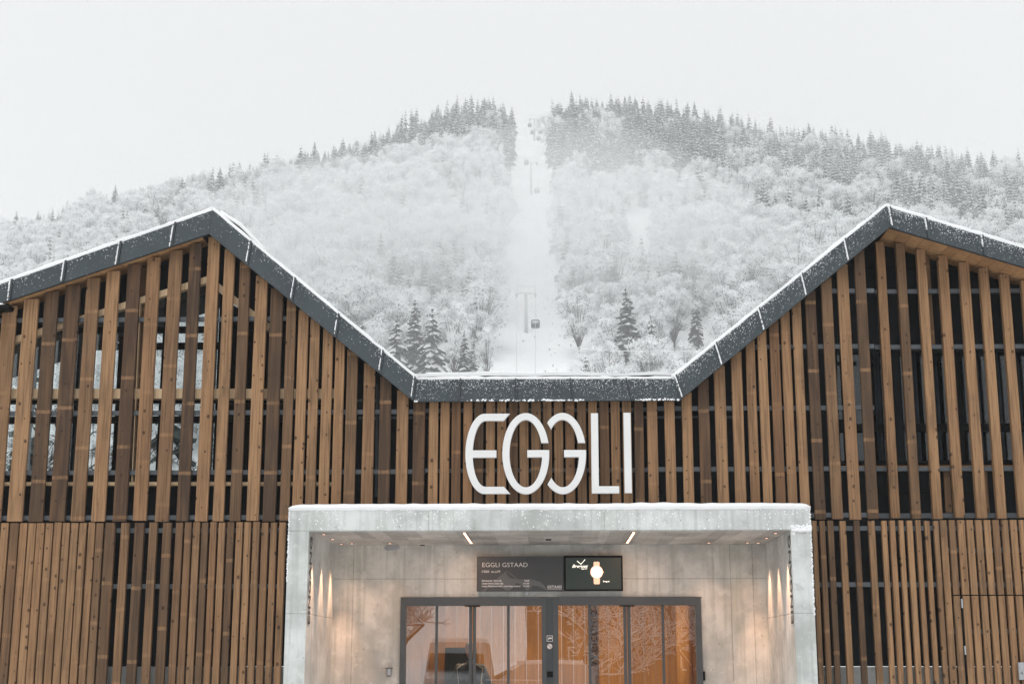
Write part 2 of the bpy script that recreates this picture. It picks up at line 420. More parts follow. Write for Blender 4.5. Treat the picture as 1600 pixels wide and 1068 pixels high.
child(mesh_obj('roof_snow', vs_, fs_, M['snow'], smooth=True))
child(box_obj('roof_upstand', M['cladding'], None, xa, xb, 18.34, 18.5, PT[3].z - 0.1, z0 + 0.02))

# ---- fascia: folded sheet panels with standing seams
def fascia_seg(i, j, cuts):
    """panels between px cuts measured along the top edge"""
    a, b, c, d = PT[i], PT[j], PB[i], PB[j]
    ts = [0.0] + sorted((at(q, T_TOP[i][1] + (T_TOP[j][1] - T_TOP[i][1]) * (q - T_TOP[i][0]) / (T_TOP[j][0] - T_TOP[i][0]), YF).x - a.x) / (b.x - a.x) for q in cuts) + [1.0]
    for t0, t1 in zip(ts, ts[1:]):
        g0 = 0.0015 / (b - a).length
        p = [c.lerp(d, t0 + g0), c.lerp(d, t1 - g0), a.lerp(b, t1 - g0), a.lerp(b, t0 + g0)]
        m = MB(); m.prism([(q.x, q.z) for q in p], YF, YF + 0.055)
        child(m.build('fascia_panel', M['fascia'], None, p[0]))
    return ts
def seam_at(i, j, t, snow=1.0, mat_w=0.020):
    a, b, c, d = PT[i], PT[j], PB[i], PB[j]
    p0, p1 = c.lerp(d, t), a.lerp(b, t); u = (b - a).normalized()
    m = MB(); w = u * mat_w
    m.prism([(q.x, q.z) for q in (p0 + w * 0.2, p0 + w * 1.6, p1 + w * 1.6, p1 + w * 0.2)], YF - 0.022, YF - 0.001)
    s_ = child(m.build('seam', M['seam'], None, p0))
    if snow > 0:
        m = MB(); n = 14; s0 = 1 - snow
        for q in range(n):
            if random.random() < 0.12 * (2 - snow): continue
            e0, e1 = s0 + (1 - s0) * q / n, s0 + (1 - s0) * (q + 1.05) / n
            w0 = 0.004 + 0.008 * random.random(); k = -1 if u.z < 0 else 1
            side = u * (-1 if u.z > 0 else 1)
            base = w * (0.2 if u.z >= 0 else 1.6)
            base = w * 0.1
            f0, f1 = p0.lerp(p1, e0) + base, p0.lerp(p1, e1) + base
            m.prism([(f0.x - u.x * w0, f0.z - u.z * w0), (f0.x + u.x * 0.006, f0.z + u.z * 0.006), (f1.x + u.x * 0.006, f1.z + u.z * 0.006), (f1.x - u.x * w0, f1.z - u.z * w0)], YF - 0.03 - 0.01 * random.random(), YF - 0.002)
        o = m.build('seam_snow', M['snow']); o['kind'] = 'stuff'; o.parent = s_; o.location = -Vector(s_.location)
for i, j, cuts, sn in ((0, 2, [-324, -239, -153, -68, 17, 101, 187, 272], 1.0), (2, 3, [391, 460, 528, 597], 0.9), (3, 4, [719, 805, 890, 977], 0.0),
                   (4, 5, [1117, 1184, 1251, 1318], 0.95), (5, 7, [1444, 1532, 1620, 1708, 1796, 1884, 1972], 0.6)):
    ts = fascia_seg(i, j, cuts)
    for t in ts[1:-1]: seam_at(i, j, t, sn, 0.020 if sn else 0.008)
seam_at(2, 3, 0.985, 0.9); seam_at(4, 5, 0.012, 0.95); seam_at(5, 7, 0.006, 0.9)

# ---- snow lying on the upper edge of the fascia
def cap_profile(pts, name, y0, y1, h, seed, parent=None):
    ring = 7; vs_, fs_ = [], []; L = 0
    dens = []
    for a, b in zip(pts, pts[1:]):
        n = max(2, int((b - a).length / 0.07))
        dens += [(a.lerp(b, q / n), (b - a).normalized()) for q in range(n)]
    dens.append((pts[-1], (pts[-1] - pts[-2]).normalized()))
    for p, u in dens:
        up = Vector((-u.z, 0, u.x)); up = up * 0.5 + Vector((0, 0, 0.5)); up.normalize()
        k = h * (1.0 + 0.45 * mnoise.noise(Vector((p.x * 1.5, seed, 0))) + 0.38 * mnoise.noise(Vector((p.x * 8, seed, 4))) + 0.2 * mnoise.noise(Vector((p.x * 23, seed, 9))))
        o = 0.018 * mnoise.noise(Vector((p.x * 7, seed, 7)))
        prof = [(y0 - 0.004 + o * .3, -0.012 + 0.5 * o), (y0 - 0.016 + o, k * 0.35), (y0 - 0.006 + o, k * 0.8), (y0 + 0.03, k), ((y0 + y1) / 2, k * 1.08), (y1 - 0.02, k * 0.9), (y1, -0.012)]
        for yy, hh in prof:
            q = p + up * hh; vs_.append((q.x, yy, q.z))
    for e in range(len(dens) - 1):
        for k in range(ring - 1):
            i0 = e * ring + k; fs_.append((i0, i0 + ring, i0 + ring + 1, i0 + 1))
    fs_.append(tuple(range(ring))); fs_.append(tuple(reversed(range((len(dens) - 1) * ring, len(dens) * ring))))
    return child(mesh_obj(name, vs_, fs_, M['snow'], smooth=True))
cap_profile([PT[0], PT[2]], 'snow_cap', YF, YF + 0.3, 0.040, 1.0)
cap_profile([PT[2], PT[3]], 'snow_cap', YF, YF + 0.3, 0.030, 2.0)
cap_profile([PT[3], PT[4]], 'snow_cap', YF, YF + 0.22, 0.026, 3.0)
cap_profile([PT[4], PT[5]], 'snow_cap', YF, YF + 0.3, 0.030, 4.0)
cap_profile([PT[5], PT[7]], 'snow_cap', YF, YF + 0.3, 0.038, 5.0)
# drift piled over the left ridge
m = MB(); q0 = PT[2]
drift = [(q0 + Vector((0.02, 0, 0.05))), q0 + Vector((0.28, 0, -0.12)), q0 + Vector((0.62, 0, -0.47))]
cap_profile([d + Vector((0, 0.0, 0.0)) for d in drift], 'snow_cap', YF + 0.30, YF + 0.75, 0.040, 6.0)

# ---- snow flecks stuck to the sheet metal
rng = random.Random(5)
def fleck(m, x, y, z, r, r2=None):
    n = 5; a0_ = rng.random() * 6
    vs_ = [(x, y - r * 0.5, z)] + [(x + math.cos(a0_ + k * 6.283 / n) * r * rng.uniform(.6, 1.3), y + 0.001, z + math.sin(a0_ + k * 6.283 / n) * (r2 or r) * rng.uniform(.6, 1.3)) for k in range(n)]
    m.add(vs_, [(0, 1 + (k + 1) % n, 1 + k) for k in range(n)])
def flecks_on(i, j, count, top_bias, bottom=0, size=1.0):
    a, b, c, d = PT[i], PT[j], PB[i], PB[j]; m = MB()
    L = (b - a).length; cnt = 0
    while cnt < count * L:
        t = rng.random(); s = rng.random() ** top_bias
        if rng.random() > 0.35 + 0.9 * (0.5 + mnoise.noise(Vector((t * L * 2.0, s * 2, i)))): continue
        p = a.lerp(b, t).lerp(c.lerp(d, t), s * 0.97 + 0.015)
        fleck(m, p.x, YF - 0.001, p.z, size * rng.choice((0.005, 0.006, 0.007, 0.009, 0.013)) * (1.25 - 0.6 * s)); cnt += 1
    for _ in range(int(bottom * L)):
        t = rng.random()
        if mnoise.noise(Vector((t * L * 1.5, 9, i))) < -0.05: continue
        p = a.lerp(b, t).lerp(c.lerp(d, t), 0.985 - 0.05 * rng.random() ** 2)
        fleck(m, p.x, YF - 0.001, p.z, rng.choice((0.008, 0.011, 0.015)))
    o = child(m.build('snow_flecks', M['snow'])); o['kind'] = 'stuff'
flecks_on(0, 2, 230, 3.2, 0, .42); flecks_on(2, 3, 230, 4.0, 0, .40); flecks_on(3, 4, 720, 1.8, 80, .40); flecks_on(4, 5, 620, 2.6, 0, .40); flecks_on(5, 7, 760, 3.0, 0, .42)

# ---- soffits of boards under the outer roof slopes
def soffit(i, j, y1, step):
    a, b = PB[i], PB[j]; L = (b - a).length; n = int(L / step); u = (b - a) / L
    up = Vector((-u.z, 0, u.x))
    for k in range(n):
        p, q = a + u * (k * step), a + u * ((k + 1) * step - 0.004)
        h0 = 0.004 + 0.004 * random.random()
        m = MB(); m.prism([(p.x + up.x * h0, p.z + up.z * h0), (q.x + up.x * h0, q.z + up.z * h0), (q.x + up.x * .03, q.z + up.z * .03), (p.x + up.x * .03, p.z + up.z * .03)], YF + 0.057, y1)
        o = child(m.build('soffit_board', M['soffit_wood'], None, p)); o.color = (random.uniform(0, .7), random.random(), random.uniform(0, .5), 1)
soffit(0, 2, YW + 0.3, 0.155); soffit(5, 7, YW2 + 0.3, 0.155)

# ---- slats
def slat(x0, x1, y, z0, z1, depth, dark, parent=None, name='slat', mat='wood'):
    w = (x1 - x0) / 2
    m = MB(); m.cbox(x0, x1, y, y + depth, z0, z1, 0.006)
    # slightly bowed boards
    tw = random.uniform(-0.004, 0.004)
    for v in m.v:
        if v.z > z0 + 0.5: v.x += tw
    o = m.build(name, M[mat], None, ((x0 + x1) / 2, y, z0))
    o.color = (min(1, max(0, dark + random.uniform(-.16, .18))), random.random(), random.choice((0, 0, .1, .3, .5)) * random.random() * 1.6, 1)
    if parent is None: child(o)
    else:
        o.parent = parent; o.matrix_parent_inverse = parent.matrix_world.inverted() if False else Matrix.Translation(-parent_world(parent))
    return o
def parent_world(o):
    p = Vector(o.location)
    return p
REF = 675
UP_L = [(-79, -58, .3), (-46, -25, .5), (-12, 11, .15), (21, 44.5, .1), (54, 76, .55), (86, 110, .75), (119, 140, .5), (151, 172, .15), (184, 205, .7), (215, 236, .15),
        (249, 270, .3), (282, 301, .95), (311, 330, .1), (338, 355, .1), (364, 381, .5), (390, 409, .1), (415, 435, .6), (441, 456, .4), (460, 476, .05), (480, 495, .35),
        (500, 516, .1), (520, 535, .1), (539, 556, .6), (566, 584, .2), (592, 610, .7), (619, 637, .2), (645, 663.5, .75)]
UP_M = [(670, 684.5, .15), (687.5, 702, .15), (706, 720, .65), (724, 738, .15), (741, 755, .55), (759, 773, .3), (777, 791, .15), (795, 809, .65), (812, 826, .35),
        (830, 845, .5), (848, 862, .35), (866, 880, .2), (883.5, 898, .35), (902, 916, .3), (919.5, 933, .15), (937, 952, .6), (955, 969, .1), (973, 987, .15),
        (991, 1005.5, .7), (1011.5, 1027.5, .12), (1039, 1055, .3)]
UP_R = [(1066, 1082, .12), (1092.5, 1109.5, .6), (1118.5, 1136, .1), (1145.6, 1162.6, .08), (1169.5, 1184, .2), (1189, 1203.5, .05), (1208.5, 1223.5, .5), (1227, 1241.5, .05),
        (1246, 1260.5, .15), (1267.5, 1284.5, .85), (1294, 1311, .3), (1321, 1339, .4), (1349, 1366, .6)]
UP_RR = [(1384.5, 1399, .12), (1417, 1431.5, .6), (1450, 1464.5, .1), (1483.5, 1499, .08), (1517.5, 1533.5, .1), (1549, 1563.5, .08), (1582, 1596.5, .08), (1615, 1630, .1), (1648, 1663, .3), (1681, 1696, .1)]
UP_L = [(x, x + 21, random.choice((.1, .3, .6))) for x in range(-409, -90, 33)] + UP_L
UP_RR += [(x, x + 15, random.choice((.1, .1, .5))) for x in range(1714, 1990, 33)]
Z_PORTAL_TOP = at(860, 790, YP).z
for lst, y, zlow, ref in ((UP_L, YW, ZS, REF), (UP_M, YW - 0.012, Z_PORTAL_TOP - 0.25, REF), (UP_R, YW, ZS, REF), (UP_RR, YW2, None, REF)):
    for x0, x1, dk in lst:
        a, b = at(x0, ref, y), at(x1, ref, y); xm = (a.x + b.x) / 2
        zz = at(1450, 809, y).z if zlow is None else zlow
        top = min(z_bot(a.x), z_bot(b.x)) + (0.012 if lst in (UP_RR,) or (lst is UP_L and xm < X_RIDGE_L) else 0.10)
        slat(a.x, b.x, y + random.uniform(-.004, .004), zz + random.uniform(-.008, .008), top, 0.085 if lst is UP_RR else 0.045, min(1, .06 + dk * 1.15))
# short backing boards glimpsed behind the front slats
for px0, px1, py0, py1 in ((206, 213, 385, 752), (667, 673, 650, 780), (1478, 1484, 735, 800), (1537, 1542, 735, 800), (1447, 1452, 395, 540), (156, 160, 760, 812)):
    yb = YW + 0.16 if px0 < 1400 else YW2 + 0.16
    a, b = at(px0, py1, yb), at(px1, py0, yb)
    slat(min(a.x, b.x), max(a.x + .04, b.x), yb, a.z, min(b.z, z_bot(b.x)), 0.05, .55)
LO_L = [(-52, -41), (-39, -27.5), (-25.5, -14), (-12, -.5), (2, 14, ), (16.3, 29.4), (31.4, 43), (44.7, 56.5), (57.7, 69.5), (71.5, 82.8), (85.3, 96.6), (98.6, 109.7), (111.7, 123), (124.7, 135.5),
        (138, 148.5), (150.6, 162), (164.4, 180.2), (189.5, 202), (210.3, 225), (233.4, 246), (254.7, 268.5), (274.8, 286), (288.6, 299), (302.4, 313), (316, 326), (329, 339),
        (342, 352.6), (355, 365.5), (369, 379), (382, 392.5), (395.5, 406), (409, 419.5), (422.5, 432.5), (436, 446.5)]
LO_R = [(1268, 1275.5), (1280, 1288.5), (1293, 1302), (1312, 1322), (1334, 1343), (1357, 1367), (1377, 1385), (1389.5, 1398), (1404, 1411.5), (1417, 1426), (1431, 1438.5),
        (1445, 1452.5), (1458.5, 1466), (1469, 1479)]
GATE = [(1482, 1492), (1496, 1507), (1510, 1520.5), (1524, 1534), (1537.5, 1547.5), (1551, 1561), (1565, 1575), (1578.5, 1589), (1592, 1602.5), (1606, 1616.5), (1620, 1630), (1634, 1644)]
LO_L = [(x, x + 11.4) for x in [-406 + 13.4 * k for k in range(26)]] + LO_L
LO_FAR = [(x, x + 10.3) for x in [1648 + 14 * k for k in range(25)]]
DARK_LO = {(164.4, 180.2): .8, (210.3, 225): .85, (233.4, 246): .6, (254.7, 268.5): .75, (150.6, 162): .55}
ZT = ZS - 0.012
for x0, x1 in LO_L:
    a, b = at(x0, 815, YW), at(x1, 815, YW)
    slat(a.x, b.x, YW + random.uniform(-.006, .006), 0.06, ZT - random.uniform(0, .01), 0.06, DARK_LO.get((x0, x1), random.choice((.25, .35, .45, .6))))
for x0, x1 in LO_R:
    a, b = at(x0, 811, YW), at(x1, 811, YW)
    slat(a.x, b.x, YW + random.uniform(-.006, .006), 0.06, ZT - random.uniform(0, .01), 0.07, .85 if x0 == 1334 else random.choice((.3, .45, .6)) if x0 < 1370 else random.choice((.1, .2, .3)))
for x0, x1 in LO_FAR:
    a, b = at(x0, 811, YW), at(x1, 811, YW)
    slat(a.x, b.x, YW + random.uniform(-.006, .006), 0.06, ZT - random.uniform(0, .01), 0.07, random.choice((.1, .2, .3)))
ZG = at(1540, 929, YW).z
gate = child(empty('service_door')); gate.location = (at(1545, 930, YW).x, YW, 0)
bpy.context.view_layer.update()
for k, (x0, x1) in enumerate(GATE):
    a, b = at(x0, 811, YW), at(x1, 811, YW); dk = random.choice((.1, .2, .3, .45))
    slat(a.x, b.x, YW + .002, ZG + 0.006, ZT, 0.06, dk)
    if k:
        o = slat(a.x, b.x, YW + .002, 0.06, ZG - 0.008, 0.06, random.choice((.1, .2, .3)), None, 'slat')
        o.parent = gate; o.matrix_parent_inverse = Matrix.Translation((-gate.location.x, -YW, 0))
    else:
        slat(a.x, b.x, YW + .002, 0.06, ZG - 0.008, 0.06, dk)
def gchild(o): o.parent = gate; o.matrix_parent_inverse = Matrix.Translation((-gate.location.x, -YW, 0)); return o
xg = at(1494.5, 811, YW).x
gchild(box_obj('door_frame', M['black'], None, xg - 0.008, xg + 0.004, YW + .01, YW + .06, .06, ZG))
for py in (942, 1015):
    gchild(box_obj('hinge', M['steel'], None, xg - 0.012, xg + 0.006, YW - .012, YW + .02, at(1490, py + 7, YW).z, at(1490, py - 7, YW).z))
xh = at(1594, 1046, YW).x
hb = MB(); hb.cbox(xh - .03, xh + .05, YW - .05, YW, 1.42, 1.62, .01); hb.tube([(xh, YW - .05, 1.5), (xh, YW - .1, 1.5), (xh + .12, YW - .1, 1.5)], .012, 6)
gchild(hb.build('handle', M['steel']))

# ---- horizontal rails behind the slats
def rail(px0, px1, py, y, h=0.055, mat='rail', d=0.05, name='rail'):
    a, b = at(px0, py, y), at(px1, py, y); zc = at((px0 + px1) / 2, py, y).z
    return child(box_obj(name, M[mat], None, a.x, b.x, y, y + d, zc - h / 2, zc + h / 2))
YR = YW + 0.055
rail(-410, 462, 500, YR); rail(-410, 664, 645, YR); rail(-410, 664, 738, YR); rail(-410, 446, 808.5, YR); rail(-410, 444, 828.5, YR); rail(-410, 442, 915.5, YR)
rail(664.5, 1010, 640, YR, .045); rail(664.5, 1010, 734, YR, .045)
rail(1010.5, 1366, 637, YR); rail(1010.5, 1366, 732, YR); rail(1262, 1366, 804, YR); rail(1284, 1366, 454, YR); rail(1170, 1366, 541, YR)
YR2 = YW2 + 0.09
for py in (453, 540, 731, 804): rail(1367, 2010, py, YR2)
for py in (824, 912): rail(1264, 2010, py, YR)
for py in (858, 985): rail(1482, 2010, py, YR)

# ---- dark wall cladding behind, with the glazed openings left out
YC = YW + 0.30; YC2 = YW2 + 0.30
def wall_poly(name, pts, y, mat, d=0.06):
    P3 = [at(px, py, y) for px, py in pts]
    m = MB(); m.prism([(p.x, p.z) for p in P3], y, y + d)
    return child(m.build(name, M[mat]))
def zrow(py, y): return at(860, py, y).z
# left wing: gable triangle above the window head, strip right of it, apron under the sill
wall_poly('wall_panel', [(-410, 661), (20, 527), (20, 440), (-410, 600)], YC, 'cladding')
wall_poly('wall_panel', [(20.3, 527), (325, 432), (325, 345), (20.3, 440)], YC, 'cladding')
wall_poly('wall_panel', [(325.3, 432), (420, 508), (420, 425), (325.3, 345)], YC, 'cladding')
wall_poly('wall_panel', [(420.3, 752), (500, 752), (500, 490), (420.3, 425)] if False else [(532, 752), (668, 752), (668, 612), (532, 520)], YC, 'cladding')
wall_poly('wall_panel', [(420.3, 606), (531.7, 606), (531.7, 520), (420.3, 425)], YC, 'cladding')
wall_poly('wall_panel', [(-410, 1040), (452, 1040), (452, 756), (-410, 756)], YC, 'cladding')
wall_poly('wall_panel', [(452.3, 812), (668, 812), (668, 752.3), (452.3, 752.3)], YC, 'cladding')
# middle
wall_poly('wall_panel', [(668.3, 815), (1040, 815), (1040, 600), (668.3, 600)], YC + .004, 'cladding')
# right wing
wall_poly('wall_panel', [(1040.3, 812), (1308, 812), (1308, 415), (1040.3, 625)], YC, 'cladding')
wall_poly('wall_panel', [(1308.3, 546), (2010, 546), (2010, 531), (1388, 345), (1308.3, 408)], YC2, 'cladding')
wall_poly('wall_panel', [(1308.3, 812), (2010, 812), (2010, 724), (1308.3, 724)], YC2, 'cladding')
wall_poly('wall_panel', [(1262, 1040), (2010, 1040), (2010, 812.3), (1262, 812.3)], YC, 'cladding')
# overlapping sheet edges
for px0, px1, py in ((1310, 2010, 769), (1268, 1480, 893), (1310, 2010, 416), (-410, 445, 897)):
    rail(px0, px1, py, (YC2 if px0 == 1310 else YC) - 0.012, .03, 'black', .011, 'panel_joint')
# pipe brackets visible in the shadow gap
for px0, px1, py in ((560, 700, 652), (1006, 1090, 651), (1120, 1145, 651), (556, 600, 625)):
    rail(px0, px1, py, YC - 0.05, .03, 'rail', .04, 'conduit')
m = MB(); pc = at(589, 600, YC - .06); m.tube([at(590, 600, YC - .06), at(588, 775, YC - .06)], .02, 8); child(m.build('downpipe', M['rail']))
# concrete plinth
M['plinth'] = concrete_mat('plinth_concrete', (0.42, 0.43, 0.42))
for a, b in ((-410, 446), (1274, 2010)):
    child(box_obj('plinth', M['plinth'], None, at(a, 1040, YC).x, at(b, 1040, YC).x, YC - .10, YC + .3, 0, zrow(1041, YC - .1)))

# ---- left glazing: pale timber frame, black posts, clear panes, open through the hall
def beam(px0, py0, px1, py1, y, h, mat, d=0.09, name='timber_beam', dark=.2):
    a, b = at(px0, py0, y), at(px1, py1, y); u = (b - a).normalized(); n_ = Vector((-u.z, 0, u.x)) * (h / 2)
    m = MB(); m.prism([(q.x, q.z) for q in (a - n_, b - n_, b + n_, a + n_)], y, y + d)
    o = child(m.build(name, M[mat])); o.color = (dark, random.random(), 0, 1); return o
YT = YW + 0.115
beam(-410, 666, 325, 436, YT, .085, 'pale_wood'); beam(325.5, 436, 421, 512, YT + .002, .085, 'pale_wood')
beam(-410, 614.5, 527, 614.5, YT - .005, .125, 'pale_wood', .12); beam(-410, 755, 527, 755, YT - .005, .04, 'pale_wood', .14)
beam(206, 752, 219, 470, YT - .02, .012, 'pale_wood', .06)
for px in (-330, -240, -150, -60, 30, 122, 246, 284, 335, 364, 392, 420, 458, 531):
    a = at(px, 752, YC - .02); top = min(z_bot(a.x) - .5, at(px, 432 + max(0, abs(px - 325)) * (.31 if px < 325 else .82), YC).z)
    child(box_obj('window_post', M['black'], None, a.x - .035, a.x + .035, YC - .02, YC + .10, a.z, top))
for py in (516, 625, 655, 747):
    rail(-410, 331 if py < 600 else 531, py, YC - .015, .075, 'black', .09, 'window_bar')
wp = [(-410, 752), (531, 752), (531, 606), (421, 606), (421, 510), (325, 434), (-410, 664)]
wall_poly('window_pane', wp, YC + .03, 'window_glass', .012)
# inside of the left hall: floor slab, posts and the far glazed wall
xl0, xl1 = at(-405, 700, YC).x, at(660, 700, YC).x
zfl = zrow(760, YC) - .05
child(box_obj('hall_floor', M['cladding'], None, xl0, xl1, YC + .1, 20.4, zfl - .25, zfl))
child(box_obj('hall_wall', M['cladding'], None, xl1 - .02, xl1 + .08, YC + .1, 20.5, zfl, z_bot(xl1 + .08)))
for k in range(14):
    x = xl0 + (xl1 - xl0) * k / 13
    child(box_obj('hall_post', M['black'], None, x - .05, x + .05, 20.4, 20.5, zfl, z_bot(x) + .02))
for py in (540, 655):
    z = at(200, py, 20.4).z
    child(box_obj('hall_bar', M['black'], None, xl0, X_RIDGE_L + .9, 20.42, 20.48, z - .05, z + .05))
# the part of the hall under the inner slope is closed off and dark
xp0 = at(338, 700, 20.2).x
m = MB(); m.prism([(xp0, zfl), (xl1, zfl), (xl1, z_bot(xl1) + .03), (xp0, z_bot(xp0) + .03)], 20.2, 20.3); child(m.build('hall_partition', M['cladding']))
# lit lamp low inside
lm = MB(); pl = at(410.5, 743, 18.6); lm.tube([pl + Vector((0, 0, .03)), pl + Vector((0, 0, -.03))], [.035, .06], 10)
tag(lm.build('hall_lamp', M['warm_lamp'], None, pl), 'small warm lamp glowing behind the slats beside the left window', 'lamp')

# ---- right glazing: dark windows
wall_poly('window_pane', [(1308.3, 723.5), (1400, 723.5), (1400, 546.5), (1308.3, 546.5)], YC2 + .03, 'dark_glass', .012)
wall_poly('window_pane', [(1401, 723.5), (1506, 723.5), (1506, 546.5), (1401, 546.5)], YC2 + .031, 'dark_glass', .012)
wall_poly('window_pane', [(1507, 723.5), (2010, 723.5), (2010, 546.5), (1507, 546.5)], YC2 + .032, 'dark_glass', .012)
for px, w in ((1311, .05), (1405.5, .14), (1506, .05), (1640, .14)):
    a = at(px, 723, YC2 - .02); child(box_obj('window_post', M['cladding'] if w > .1 else M['black'], None, a.x - w / 2, a.x + w / 2, YC2 - .03, YC2 + .02, a.z, at(px, 547, YC2).z))
rail(1309, 2010, 666.5, YC2 - .025, .10, 'black', .05, 'window_bar'); rail(1309, 2010, 721, YC2 - .025, .05, 'black', .05, 'window_bar')
rail(1309, 2010, 727, YC2 - .10, .02, 'soffit_wood', .1, 'window_sill').color = (1, .2, .3, 1)
rail(1300, 2010, 546, YC2 - .06, .03, 'cladding', .08, 'window_head')
xr0, xr1 = at(1290, 700, YC2).x, at(2005, 700, YC2).x
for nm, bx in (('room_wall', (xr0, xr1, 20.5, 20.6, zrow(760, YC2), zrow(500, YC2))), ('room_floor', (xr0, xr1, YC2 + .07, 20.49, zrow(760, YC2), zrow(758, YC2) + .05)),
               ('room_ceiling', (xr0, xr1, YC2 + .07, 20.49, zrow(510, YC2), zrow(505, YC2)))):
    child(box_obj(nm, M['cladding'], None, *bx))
# grey strips imitating sky reflected in the panes through the slat gaps
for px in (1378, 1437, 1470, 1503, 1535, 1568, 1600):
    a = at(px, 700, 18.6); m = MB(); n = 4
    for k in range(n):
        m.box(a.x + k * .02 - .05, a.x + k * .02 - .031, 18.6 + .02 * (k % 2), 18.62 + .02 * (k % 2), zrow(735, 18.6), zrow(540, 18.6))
    child(m.build('sky_reflection_strip', M['sky_reflection_strip']))

# ================================================================== concrete entrance portal
def X(px, py, y): return at(px, py, y).x
xo0, xo1 = X(451.5, 800, YP), X(1266, 800, YP)
xi0, xi1 = X(482.5, 829, YP), X(1235.5, 829, YP)
zo, zi = at(860, 794.5, YP).z, at(860, 828.5, YP).z
M['concrete'] = concrete_mat('portal_concrete', (0.57, 0.59, 0.58), [zi + .004, at(450, 958, YP).z], [X(944, 810, YP), X(670, 810, YP)])
M['concrete_in'] = concrete_mat('recess_concrete', (0.60, 0.595, 0.565), [at(560, 904, YB).z], [X(552, 900, YB), X(1140, 860, YB), X(1178, 950, YB)])
pm = MB(); pm.prism([(xo0, 0), (xi0, 0), (xi0, zi), (xi1, zi), (xi1, 0), (xo1, 0), (xo1, zo), (xo0, zo)], YP, YB)
por = child(pm.build('portal_frame', M['concrete']))
dx0, dx1 = X(625, 1000, YB), X(1097, 1000, YB); dz = at(860, 932, YB).z
bw = MB(); bw.prism([(xi0 - .1, 0), (dx0, 0), (dx0, dz), (dx1, dz), (dx1, 0), (xi1 + .1, 0), (xi1 + .1, zi + .15), (xi0 - .1, zi + .15)], YB, YB + .25)
child(bw.build('recess_wall', M['concrete_in']))
def tone(m, lo, hi):
    nt = m.node_tree; p = nt.nodes['Principled BSDF']; src = p.inputs['Base Color'].links[0].from_socket; g = G(nt)
    oi = g.n('ShaderNodeObjectInfo'); k = g.math('ADD', g.math('MULTIPLY', oi.outputs['Random'], hi - lo), lo)
    v = g.n('ShaderNodeVectorMath', operation='SCALE'); g.l(src, v.inputs[0]); g.l(k, v.inputs['Scale']); g.l(v.outputs[0], p.inputs['Base Color']); return m
M['ceiling_concrete'] = tone(concrete_mat('board_marked_concrete', (0.50, 0.495, 0.48)), .72, 1.08)
xc_ = xi0 + .002
while xc_ < xi1 - .06:
    wd = random.choice((.12, .16, .20)); e = min(xc_ + wd, xi1 - .002); cut = random.uniform(.3, .8)
    for ya, yb in ((YP + .004, YP + (YB - YP) * cut), (YP + (YB - YP) * cut + .004, YB - .002)):
        child(box_obj('ceiling_strip', M['ceiling_concrete'], None, xc_, e - .004, ya, yb, zi - random.choice((.003, .004, .005)), zi - .0005))
    xc_ = e
# chips and fixing marks in the ceiling and wall
for px, py, w, d in ((660, 850.5, .06, .05), (857, 841.5, .07, .06), (466, 850, .05, .05)):
    if px < 500: continue
    v = ray(px, py); t = (zi - EYE) / v.z; p = Vector((v.x * t, v.y * t, zi))
    child(box_obj('ceiling_socket', M['black'], None, p.x - w / 2, p.x + w / 2, p.y - d, p.y + d, zi - .014, zi - .0055))
pt = at(613, 855.5, YB); m = MB()
m.add([(pt.x + dx_, YB - .004, pt.z + dz_) for dx_, dz_ in ((-.10, -.02), (-.07, -.035), (.05, -.03), (.08, -.01), (.11, .015), (.06, .03), (-.08, .03), (-.11, .01))], [tuple(range(8))])
child(m.build('wall_patch', plain('filler', (0.36, 0.37, 0.39), .8)))
# snow lying on the portal and flecks on its face
def portal_snow():
    vs_, fs_ = [], []; n = 150; ring = 7
    for q in range(n + 1):
        t = q / n; x = xo0 - .004 + (xo1 - xo0 + .008) * t
        e = min(1, t * n / 2.5, (1 - t) * n / 2.5)
        h = (.068 + .010 * mnoise.noise(Vector((x * 1.2, 3, 3))) + .008 * mnoise.noise(Vector((x * 7, 3, 3)))) * (.45 + .55 * math.sqrt(max(e, 0)))
        o = .012 * mnoise.noise(Vector((x * 6, 8, 3))); b_ = .010 * mnoise.noise(Vector((x * 9, 1, 3)))
        for yy, hh in ((YP - .003, -.012 + b_), (YP - .022 + o, h * .3), (YP - .018 + o, h * .7), (YP + .03, h), (YP + .12, h * 1.05), (YP + .4, h * 1.1), (YP + .47, 0)):
            vs_.append((x, yy, zo + hh))
    for q in range(n):
        for k in range(ring - 1):
            i0 = q * ring + k; fs_.append((i0, i0 + ring, i0 + ring + 1, i0 + 1))
    fs_ += [tuple(range(ring)), tuple(reversed(range(n * ring, (n + 1) * ring)))]
    o = mesh_obj('snow_cap', vs_, fs_, M['snow'], smooth=True); child(o)
portal_snow()
m = MB()
for _ in range(520):
    x = rng.uniform(xo0, xo1); z = zo - (zo - zi) * rng.random() ** 1.6 * 0.95
    if mnoise.noise(Vector((x * 2, z * 3, 5))) < -0.12: continue
    fleck(m, x, YP - .001, z, rng.choice((.005, .006, .008, .011)))
for _ in range(60): fleck(m, rng.uniform(xi1, xo1), YP - .001, zi - abs(rng.gauss(0, .03)) + .05, rng.choice((.008, .012, .02)))
for _ in range(160):
    fleck(m, xo1 + rng.uniform(-.012, .004), YP - .001, rng.uniform(zi - 1.0, zo), .008); fleck(m, xo0 + rng.uniform(-.004, .012), YP - .001, rng.uniform(zi - .6, zo), .007)
o = child(m.build('snow_flecks', M['snow'])); o['kind'] = 'stuff'
m = MB(); px_ = (xi1 + .015, xo1 - .004)
for k in range(9):
    c = px_[0] + (px_[1] - px_[0]) * (k + .5) / 9; r = .030 * (1 - .5 * abs(k - 4) / 5)
    m.tube([(c - .02, YP - .004, zi - .004), (c + .02, YP - .004, zi - .004)], [r, r * .8], 6)
child(m.build('snow_lump', M['snow'], smooth=True))

